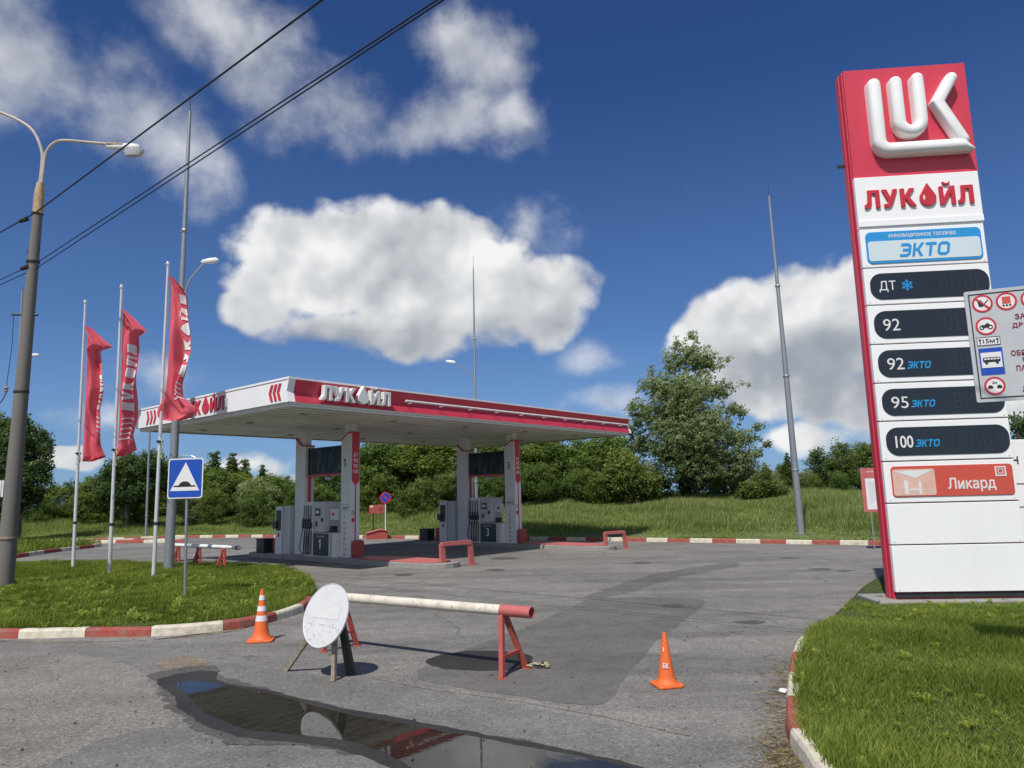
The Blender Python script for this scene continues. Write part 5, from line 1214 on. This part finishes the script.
mb = MB(); mb.tube([Lend-O, split-O], .062, 16); mb.build('pipe', 'wpipe', ba, smooth=True)
mb = MB(); n_ = 18
a = split-O-ax2*.004; e_ = Rend-O; sd = ax2.cross(V((0, 0, 1))).normalized(); up_ = sd.cross(ax2)
rg = [[p + (sd*math.cos(2*math.pi*j/n_)+up_*math.sin(2*math.pi*j/n_))*r_ for j in range(n_)] for p, r_ in ((a, .066), (e_, .066), (e_, .056), (e_-ax2*.38, .056))]
mb.add([v for r_ in rg for v in r_], [(i*n_+j, i*n_+(j+1) % n_, (i+1)*n_+(j+1) % n_, (i+1)*n_+j) for i in range(3) for j in range(n_)] + [tuple(3*n_+j for j in range(n_))])
mb.build('pipe_end', 'pinkp', ba, smooth=True)
tR = V((split.x+ax2.x*.02, split.y+ax2.y*.02, zp-.05)); tL = mL.copy(); tL.z = zp-.05
a_stand(ba, tR-O, fa-O, fb_-O, .065); a_stand(ba, tL-O, fc-O, fd-O, .06)
# rope / chain at the right foot
mb = MB(); rr = random.Random(3); pts = [fb_-O+V((.0, 0, .03))]
for i in range(26): pts.append(fb_-O+V((.05+.20*i/14*(1 if i < 15 else .6)+rr.uniform(-.04, .04), rr.uniform(-.07, .05)-.02, .02+rr.uniform(0, .05))))
mb.tube(spl(pts, 3), .011, 5); tag(mb.build('rope', 'rope', None, FR(O), smooth=True), 'tangled pale rope lying at the right foot of the pipe barrier', 'rope')
# rear-left barrier
s_ = [gp(178, 567.5), gp(199, 568.5), gp(223.5, 569)]; O2 = s_[1].copy()
bb = thing('pipe_barrier', 'far pipe barrier on three narrow red stands behind the flagpole island', 'barrier', FR(O2))
zp2 = aY(199, 546.2, O2.y).z; p0 = gp(170, 544.8, zp2); p1 = gp(229, 547.3, zp2); p2 = gp(241, 548, zp2)
mb = MB(); mb.tube([p0-O2, p1-O2], .06, 12); mb.build('pipe', 'whitel', bb, smooth=True)
mb = MB(); mb.tube([p1-O2, p2-O2], .05, 12); mb.build('pipe_end', 'lgrey', bb, smooth=True)
mb = MB(); mb.tube([p2-O2-(p2-p1)*.35, p2-O2-(p2-p1)*.2], .064, 12); mb.build('red_band', 'rustp', bb, smooth=True)
dd = (p2-p0).normalized(); pr_ = V((-dd.y, dd.x, 0))
for px in (178, 199, 223.5):
    lo, hi = 0.0, 1.0
    for _ in range(30):
        mi_ = (lo+hi)/2; w_ = p0.lerp(p2, mi_)-EYE
        if 512+w_.dot(Rc)/w_.dot(FW)*728 < px: lo = mi_
        else: hi = mi_
    t = p0.lerp(p2, lo)-O2; g_ = V((t.x, t.y, 0))
    mb = MB(); tp_ = V((t.x, t.y, t.z-.05))
    for sgn in (-1, 1): mb.bar(g_+dd*.16*sgn, tp_+dd*.07*sgn, .07, .05, up=pr_)
    mb.bar(g_+dd*.13*-1+V((0, 0, .2)), g_+dd*.13+V((0, 0, .2)), .05, .05); mb.bar(g_-pr_*.25, tp_, .05, .05); mb.box(-.10, .10, -.03, .03, .3, .42, 0, Matrix.Translation(g_) @ Matrix.Rotation(math.atan2(dd.y, dd.x), 4, 'Z'))
    mb.build('stand', 'rustp', bb, bevel=.005)

# ------------------------------------------------------------------ disc sign on a trestle
F1, F2, F3 = gp(285.6, 671), gp(333.8, 681.5), gp(353.8, 675); O = (F1+F2+F3)/3
Yd = O.y; dc = aY(325.5, 615.3, Yd-.12); nrm_ = V((-.56, -.79, .33)).normalized()
ds = thing('round_sign', 'round whitewashed sign disc leaning on a rusty trestle before the barrier', 'sign', FR(O))
zq = nrm_; xq = V((0, 0, 1)).cross(zq).normalized(); yq = zq.cross(xq); DM = Matrix((xq, yq, zq)).transposed().to_4x4(); DM.translation = dc-O
rd = 30.3/728*(Yd-.1)
mb = MB(); mb.lathe([(rd*.97, -.012), (rd, -.012), (rd, .006), (rd*.985, .012), (rd*.97, .006)], n=48); mb.xf(DM); disc = mb.build('disc', 'discw', ds)
mb = MB()
mb.box(-rd*.62, rd*.62, -rd*.10, rd*.28, .0075, .009, 0, DM); mb.build('faded_patch', paint('patch_paint', (.63, .64, .62), .55, .5, (.5, .5, .5), scale=6), disc)
mb = MB(); rr = random.Random(5)
for i in range(34):
    a = rr.uniform(3.5, 5.9); r_ = rd*rr.uniform(.45, .93); s = rr.uniform(.004, .009); x_, y_ = r_*math.cos(a), r_*math.sin(a)
    mb.box(x_-s, x_+s, y_-s*.7, y_+s*.7, .0105, .0115, 0, DM)
mb.box(-rd*.15, rd*.1, -rd*.30, -rd*.285, .0105, .0115, 0, DM)
mb.build('chip', 'grey', disc)
hub = dc-O-nrm_*.05
def leg(top, foot, w, t, mat):
    mb = MB(); mb.bar(top, foot-O, w, t, up=(foot-O-top).cross(V((.3, 1, 0)))); return mb.build('leg', mat, ds, bevel=.004)
bk = hub-nrm_*.03
leg(bk+V((-.0, 0, .12)), F1, .055, .055, 'rusty'); leg(bk+V((.06, -.02, .10)), F2, .062, .045, 'rusty')
leg(bk+V((.08, .02, .22)), F3, .055, .04, 'blackm'); leg(bk+V((.05, .05, .22)), F3+V((-.07, .02, 0)), .045, .04, 'blackm')
mb = MB(); mb.bar(bk+V((-.10, .02, -.05)), bk+V((.14, .0, -.08)), .05, .04); mb.build('crosspiece', 'blackm', ds)

# ------------------------------------------------------------------ cones
def cone(px, py_, hpx, label, stripes, rb):
    b = gp(px, py_); h = hpx/728*b.y*.93; o = thing('traffic_cone', label, 'traffic cone', FR(b, R(12)))
    mb = MB(); s = rb*1.36
    MB().prism(rrect(-s, -s, s, s, s*.3), 0, .035, 'xy').build('base', 'orange', o, bevel=.012)
    def r_(t): return rb*(1-t)**1.0*.9+.022*t + (.25*rb*max(0, (.12-t)/.12)**2)
    pts = [(r_(i/20), .036+(h-.036)*i/20) for i in range(21)]
    MB().lathe(pts+[(.015, h+.002)], n=24).build('body', 'orange', o, smooth=True)
    for a, b2 in stripes:
        MB().lathe([(r_(a+(b2-a)*i/3)+.003, .036+(h-.036)*(a+(b2-a)*i/3)) for i in range(4)], n=24).build('reflective_band', 'conew', o, smooth=True)
    return o, h, r_
cone(261, 641, 52, 'orange traffic cone with three white bands beside the left kerb', [(.36, .47), (.56, .66), (.78, .88)], .135)
o, h, r_ = cone(667, 686, 52.5, 'plain orange traffic cone with small white letters on the asphalt', [], .105)
Fm = Matrix.Translation((0, -.107, 0)) @ Matrix.Rotation(R(-10.5), 4, 'X')
mb = MB(); text(mb, 'БК', (-.032, .195, .028, .245), -.006, .004, bold=.03); mb.build('lettering', 'conew', o, W[o.name] @ FR((0, 0, 0), R(-22)) @ Fm); MB().box(-.024, -.014, -.012, -.006, .36, .40).build('scuff_mark', 'conew', o, W[o.name] @ FR((0, 0, 0), R(-22)) @ Fm)

# small litter and stones
rr = random.Random(11)
def pebble(px, py_, s, mat, label, name='stone'):
    b = gp(px, py_); mb = MB(); k = 7
    mb.lathe([(s*.5, 0), (s, s*.25), (s*.7, s*.6), (s*.2, s*.75)], n=k)
    mb.v = [V((v.x*rr.uniform(.7, 1.2), v.y*rr.uniform(.7, 1.2), v.z)) for v in mb.v]; tag(mb.build(name, mat, None, FR(b, rr.random()*6)), label, name)
pebble(303, 602.5, .10, 'kwhite', 'broken white chunk of kerb lying by the island tip', 'rubble')
pebble(397, 669, .03, 'conc', 'small pale stone near the trestle sign'); pebble(783, 693, .06, 'signw', 'crumpled white litter by the right kerb', 'litter')
# straw-like dead grass debris along the right kerb
n = 1000; t = rng.uniform(0, 1, n)**1.6*.8; pa = np.array([tuple(gp(*p).to_2d()) for p in [(785, 775), (772, 745), (776, 700), (783, 668), (797, 645)]]); kk = np.linspace(0, 1, 5)
x = np.interp(t, kk, pa[:, 0])+rng.normal(.04, .09, n); y = np.interp(t, kk, pa[:, 1])+rng.normal(0, .08, n)
a = rng.uniform(0, 3.14, n); l = rng.uniform(.02, .07, n); w = .002
vv = np.stack([np.stack([x-np.cos(a)*l, y-np.sin(a)*l, np.full(n, .018)], 1), np.stack([x-np.cos(a)*l-np.sin(a)*w, y-np.sin(a)*l+np.cos(a)*w, np.full(n, .022)], 1), np.stack([x+np.cos(a)*l, y+np.sin(a)*l, np.full(n, .03)], 1), np.stack([x+np.cos(a)*l+np.sin(a)*w, y+np.sin(a)*l-np.cos(a)*w, np.full(n, .026)], 1)], 1).reshape(-1, 3)
M['straw'] = foliage('straw', (.16, .12, .06), (.28, .22, .12), (.42, .35, .2), .1)
me = npmesh('dead_grass', vv, np.arange(4*n).reshape(-1, 4), 'straw', np.repeat(rng.uniform(0, 1, n), 4)); ob = bpy.data.objects.new('dead_grass', me); link(ob); tag(ob, 'dry dead grass scattered along the right kerb', 'dead grass', kind='stuff')
# loose grit
n = 900; x = rng.uniform(-7, 3, n); y = 4.5+rng.uniform(0, 1, n)**1.5*11; s = rng.uniform(.003, .009, n)*rng.uniform(.6, 1.4, n)
vv = []; 
base = np.stack([x, y, np.full(n, .012)], 1)
offs = np.array([(-1, -1, 0), (1, -1, 0), (1, 1, 0), (-1, 1, 0), (0, 0, 1.3)])
vv = (base[:, None, :]+offs[None]*s[:, None, None]*rng.uniform(.6, 1.3, (n, 5, 1))).reshape(-1, 3); o5 = np.arange(n)*5
tr = np.concatenate([np.stack([o5+i, o5+(i+1) % 4, o5+4], 1) for i in range(4)])
gk = npmesh('loose_grit', vv, np.stack([o5, o5+3, o5+2, o5+1], 1), 'stain', np.zeros(len(vv)), tr); ob = bpy.data.objects.new('loose_grit', gk); link(ob); tag(ob, 'loose grit scattered over the asphalt', 'grit', kind='stuff')

# ------------------------------------------------------------------ light and sky
SUN_EL, SUN_AZ = R(56), R(180+24)   # azimuth clockwise from +Y
sdir = V((math.sin(SUN_AZ)*math.cos(SUN_EL), math.cos(SUN_AZ)*math.cos(SUN_EL), math.sin(SUN_EL)))
sl = bpy.data.lights.new('sun', 'SUN'); sl.energy = 4.3; sl.angle = R(.5); sl.color = (1, .955, .89)
so = bpy.data.objects.new('sun', sl); so.matrix_world = sdir.to_track_quat('Z', 'Y').to_matrix().to_4x4(); COL.objects.link(so)
wd = bpy.data.worlds.new('World'); SC.world = wd; wd.use_nodes = True; nt = wd.node_tree
bg = nt.nodes['Background']; bg.inputs[1].default_value = .12
sky = N(nt, 'ShaderNodeTexSky', sky_type='NISHITA', sun_disc=False, sun_elevation=SUN_EL, sun_rotation=SUN_AZ, altitude=0, air_density=1.0, dust_density=.3, ozone_density=3.0)
tc = N(nt, 'ShaderNodeTexCoord'); DIR = tc.outputs['Generated']
def mth(op, a, b=None, c=None, clamp=False):
    n = nt.nodes.new('ShaderNodeMath'); n.operation = op; n.use_clamp = clamp
    for i, v in enumerate((a, b, c)):
        if v is None: continue
        if isinstance(v, (int, float)): n.inputs[i].default_value = v
        else: L(nt, v, n.inputs[i])
    return n.outputs[0]
sp = N(nt, 'ShaderNodeSeparateXYZ'); L(nt, DIR, sp.inputs[0])
wn = N(nt, 'ShaderNodeTexNoise', Scale=6.0, Detail=3.0, Roughness=.55); L(nt, DIR, wn.inputs[0])
ws = N(nt, 'ShaderNodeSeparateColor'); L(nt, wn.outputs['Color'], ws.inputs[0])
az = mth('MULTIPLY_ADD', ws.outputs[0], .12, mth('SUBTRACT', mth('ARCTAN2', sp.outputs[0], sp.outputs[1]), .06))
el = mth('MULTIPLY_ADD', ws.outputs[1], .07, mth('SUBTRACT', mth('ARCSINE', sp.outputs[2]), .035))
cb = N(nt, 'ShaderNodeCombineXYZ'); L(nt, az, cb.inputs[0]); L(nt, el, cb.inputs[1])
def daz(px, py_):
    d = ray(px, py_).normalized(); return math.atan2(d.x, d.y), math.asin(d.z)
def field(blobs, k=.12):
    prev = None
    for px, py_, w_, h_, ro, wt in blobs:
        A_, E_2 = daz(px, py_); A2, _ = daz(px+w_, py_); _, E3 = daz(px, py_-h_)
        mp = N(nt, 'ShaderNodeMapping', vector_type='TEXTURE'); mp.inputs['Location'].default_value = (A_, E_2, 0); mp.inputs['Scale'].default_value = (abs(A2-A_), abs(E3-E_2), 1); mp.inputs['Rotation'].default_value = (0, 0, R(-ro))
        L(nt, cb.outputs[0], mp.inputs[0]); gd = N(nt, 'ShaderNodeTexGradient', gradient_type='SPHERICAL'); L(nt, mp.outputs[0], gd.inputs[0])
        v = mth('MULTIPLY', gd.outputs['Fac'], wt)
        prev = v if prev is None else mth('SMOOTH_MAX', prev, v, k)
    return prev
# piled cumulus (crisp) and thin high patches (soft): px, py, half-width, half-height, tilt, weight
cum = [(325, 265, 120, 80, 0, 1.7), (425, 272, 150, 88, 0, 1.9), (525, 300, 100, 58, 0, 1.7), (270, 312, 66, 34, 0, 1.3), (400, 325, 190, 42, 0, 1.3),
 (745, 335, 105, 62, 0, 1.7), (835, 325, 130, 88, 0, 1.9), (770, 378, 140, 58, 0, 1.5), (860, 405, 100, 45, 0, 1.2), (800, 436, 100, 22, 0, 1.0), (970, 375, 130, 70, 0, 1.1), (60, 470, 60, 17, 0, 1.2), (255, 465, 90, 20, 0, .8), (325, 478, 90, 18, 0, .8)]
thin = [(55, 85, 220, 110, 14, 1.0), (175, 165, 105, 75, 20, .9), (235, 30, 190, 95, 25, 1.05), (320, 105, 110, 90, 0, .9), (480, 55, 90, 78, 0, 1.15), (445, 120, 100, 50, -15, .85), (520, 125, 80, 55, 0, .9),
 (530, 222, 70, 48, 10, .9), (165, 378, 80, 38, 0, .7), (590, 355, 70, 28, 0, .5), (600, 405, 80, 26, 0, .7), (110, 425, 110, 28, 0, .6), (700, 190, 80, 40, 20, .35)]
Bc = field(cum); Bt = field(thin)
back = mth('MULTIPLY', mth('MULTIPLY_ADD', sp.outputs[1], -1.2, .1, True), .85)  # unseen cloud cover behind the camera, thickened for fill light
Bt = mth('ADD', Bt, back)
def lowfreq(off):
    vec = DIR
    if off:
        va = N(nt, 'ShaderNodeVectorMath', operation='ADD'); L(nt, DIR, va.inputs[0]); va.inputs[1].default_value = off; vec = va.outputs[0]
    n = N(nt, 'ShaderNodeTexNoise', Scale=8.0, Detail=3.0, Roughness=.5); L(nt, vec, n.inputs[0]); return n.outputs[0]
nn0 = N(nt, 'ShaderNodeTexNoise', Scale=9.0, Detail=7.0, Roughness=.56); L(nt, DIR, nn0.inputs[0]); n0 = nn0.outputs[0]
vb = N(nt, 'ShaderNodeTexNoise', Scale=15.0, Detail=2.0, Roughness=.5); L(nt, DIR, vb.inputs[0])
b0_ = mth('SUBTRACT', .55, mth('MULTIPLY', mth('ABSOLUTE', mth('SUBTRACT', vb.outputs[0], .5)), 3.0))
l0, l1 = lowfreq(None), lowfreq((-.010, 0, .030))
# crisp cumulus density and wispy density
bil = mth('SUBTRACT', .42, b0_)
dc = mth('ADD', mth('SUBTRACT', Bc, .27), mth('MULTIPLY', mth('ADD', mth('MULTIPLY_ADD', n0, 1.5, -.75), mth('MULTIPLY', bil, .35)), mth('MULTIPLY', Bc, 3.0, clamp=True)))
ac = N(nt, 'ShaderNodeMapRange', interpolation_type='SMOOTHSTEP'); L(nt, dc, ac.inputs[0]); ac.inputs[1].default_value = .0; ac.inputs[2].default_value = .40
dt = mth('ADD', mth('SUBTRACT', Bt, .22), mth('MULTIPLY', mth('MULTIPLY_ADD', n0, 2.2, -1.1), mth('MULTIPLY', Bt, 3.0, clamp=True)))
at_ = N(nt, 'ShaderNodeMapRange', interpolation_type='SMOOTHSTEP'); L(nt, dt, at_.inputs[0]); at_.inputs[1].default_value = -.05; at_.inputs[2].default_value = .95; at_.inputs[4].default_value = .70
al = mth('MAXIMUM', ac.outputs[0], at_.outputs[0])
# light on the billows, grey flat bases
base = field([(400, 345, 200, 46, 0, 1.0), (560, 325, 70, 26, 0, .6), (790, 372, 150, 62, 0, 1.0), (860, 385, 90, 90, 0, 1.0), (720, 378, 60, 26, 0, .6), (300, 486, 140, 20, 0, .9)], .2)
rel_ = mth('MULTIPLY', mth('SUBTRACT', l0, l1), 2.4)
lit = mth('ADD', mth('MULTIPLY_ADD', mth('MULTIPLY', base, 1.6, clamp=True), -.50, .90), mth('MULTIPLY', rel_, .75))
lit = mth('MULTIPLY_ADD', mth('SUBTRACT', n0, .5), .35, lit, True)
CB = 8.6
rc2 = ramp(nt, lit, [(0, (.26, .29, .35)), (.4, (.38, .41, .46)), (.75, (.64, .66, .68)), (1, (.88, .88, .88))])
csc = N(nt, 'ShaderNodeVectorMath', operation='SCALE'); L(nt, rc2.outputs[0], csc.inputs[0]); csc.inputs['Scale'].default_value = CB
skc = mixc(nt, 1.0, sky.outputs[0], (.23, .385, .65), 'MULTIPLY')
hzf = ramp(nt, sp.outputs[2], [(0, (.62, .62, .62)), (.07, (.42, .42, .42)), (.22, (.14, .14, .14)), (.5, (0, 0, 0))])
hcol = N(nt, 'ShaderNodeVectorMath', operation='SCALE'); hcol.inputs[0].default_value = (.30, .48, .74); hcol.inputs['Scale'].default_value = 8.3
skc = mixc(nt, hzf.outputs[0], skc, hcol.outputs[0])
L(nt, mixc(nt, al, skc, csc.outputs[0]), bg.inputs[0])

SC.view_settings.view_transform = 'Standard'; SC.view_settings.look = 'None'; SC.view_settings.exposure = 0; SC.view_settings.gamma = 1
SC.render.engine = 'CYCLES'; SC.cycles.use_denoising = True; SC.cycles.max_bounces = 6; SC.cycles.transparent_max_bounces = 4
print('pylon', PW, ZT, 'canopy top', zt, 'board', BH, 'endx')
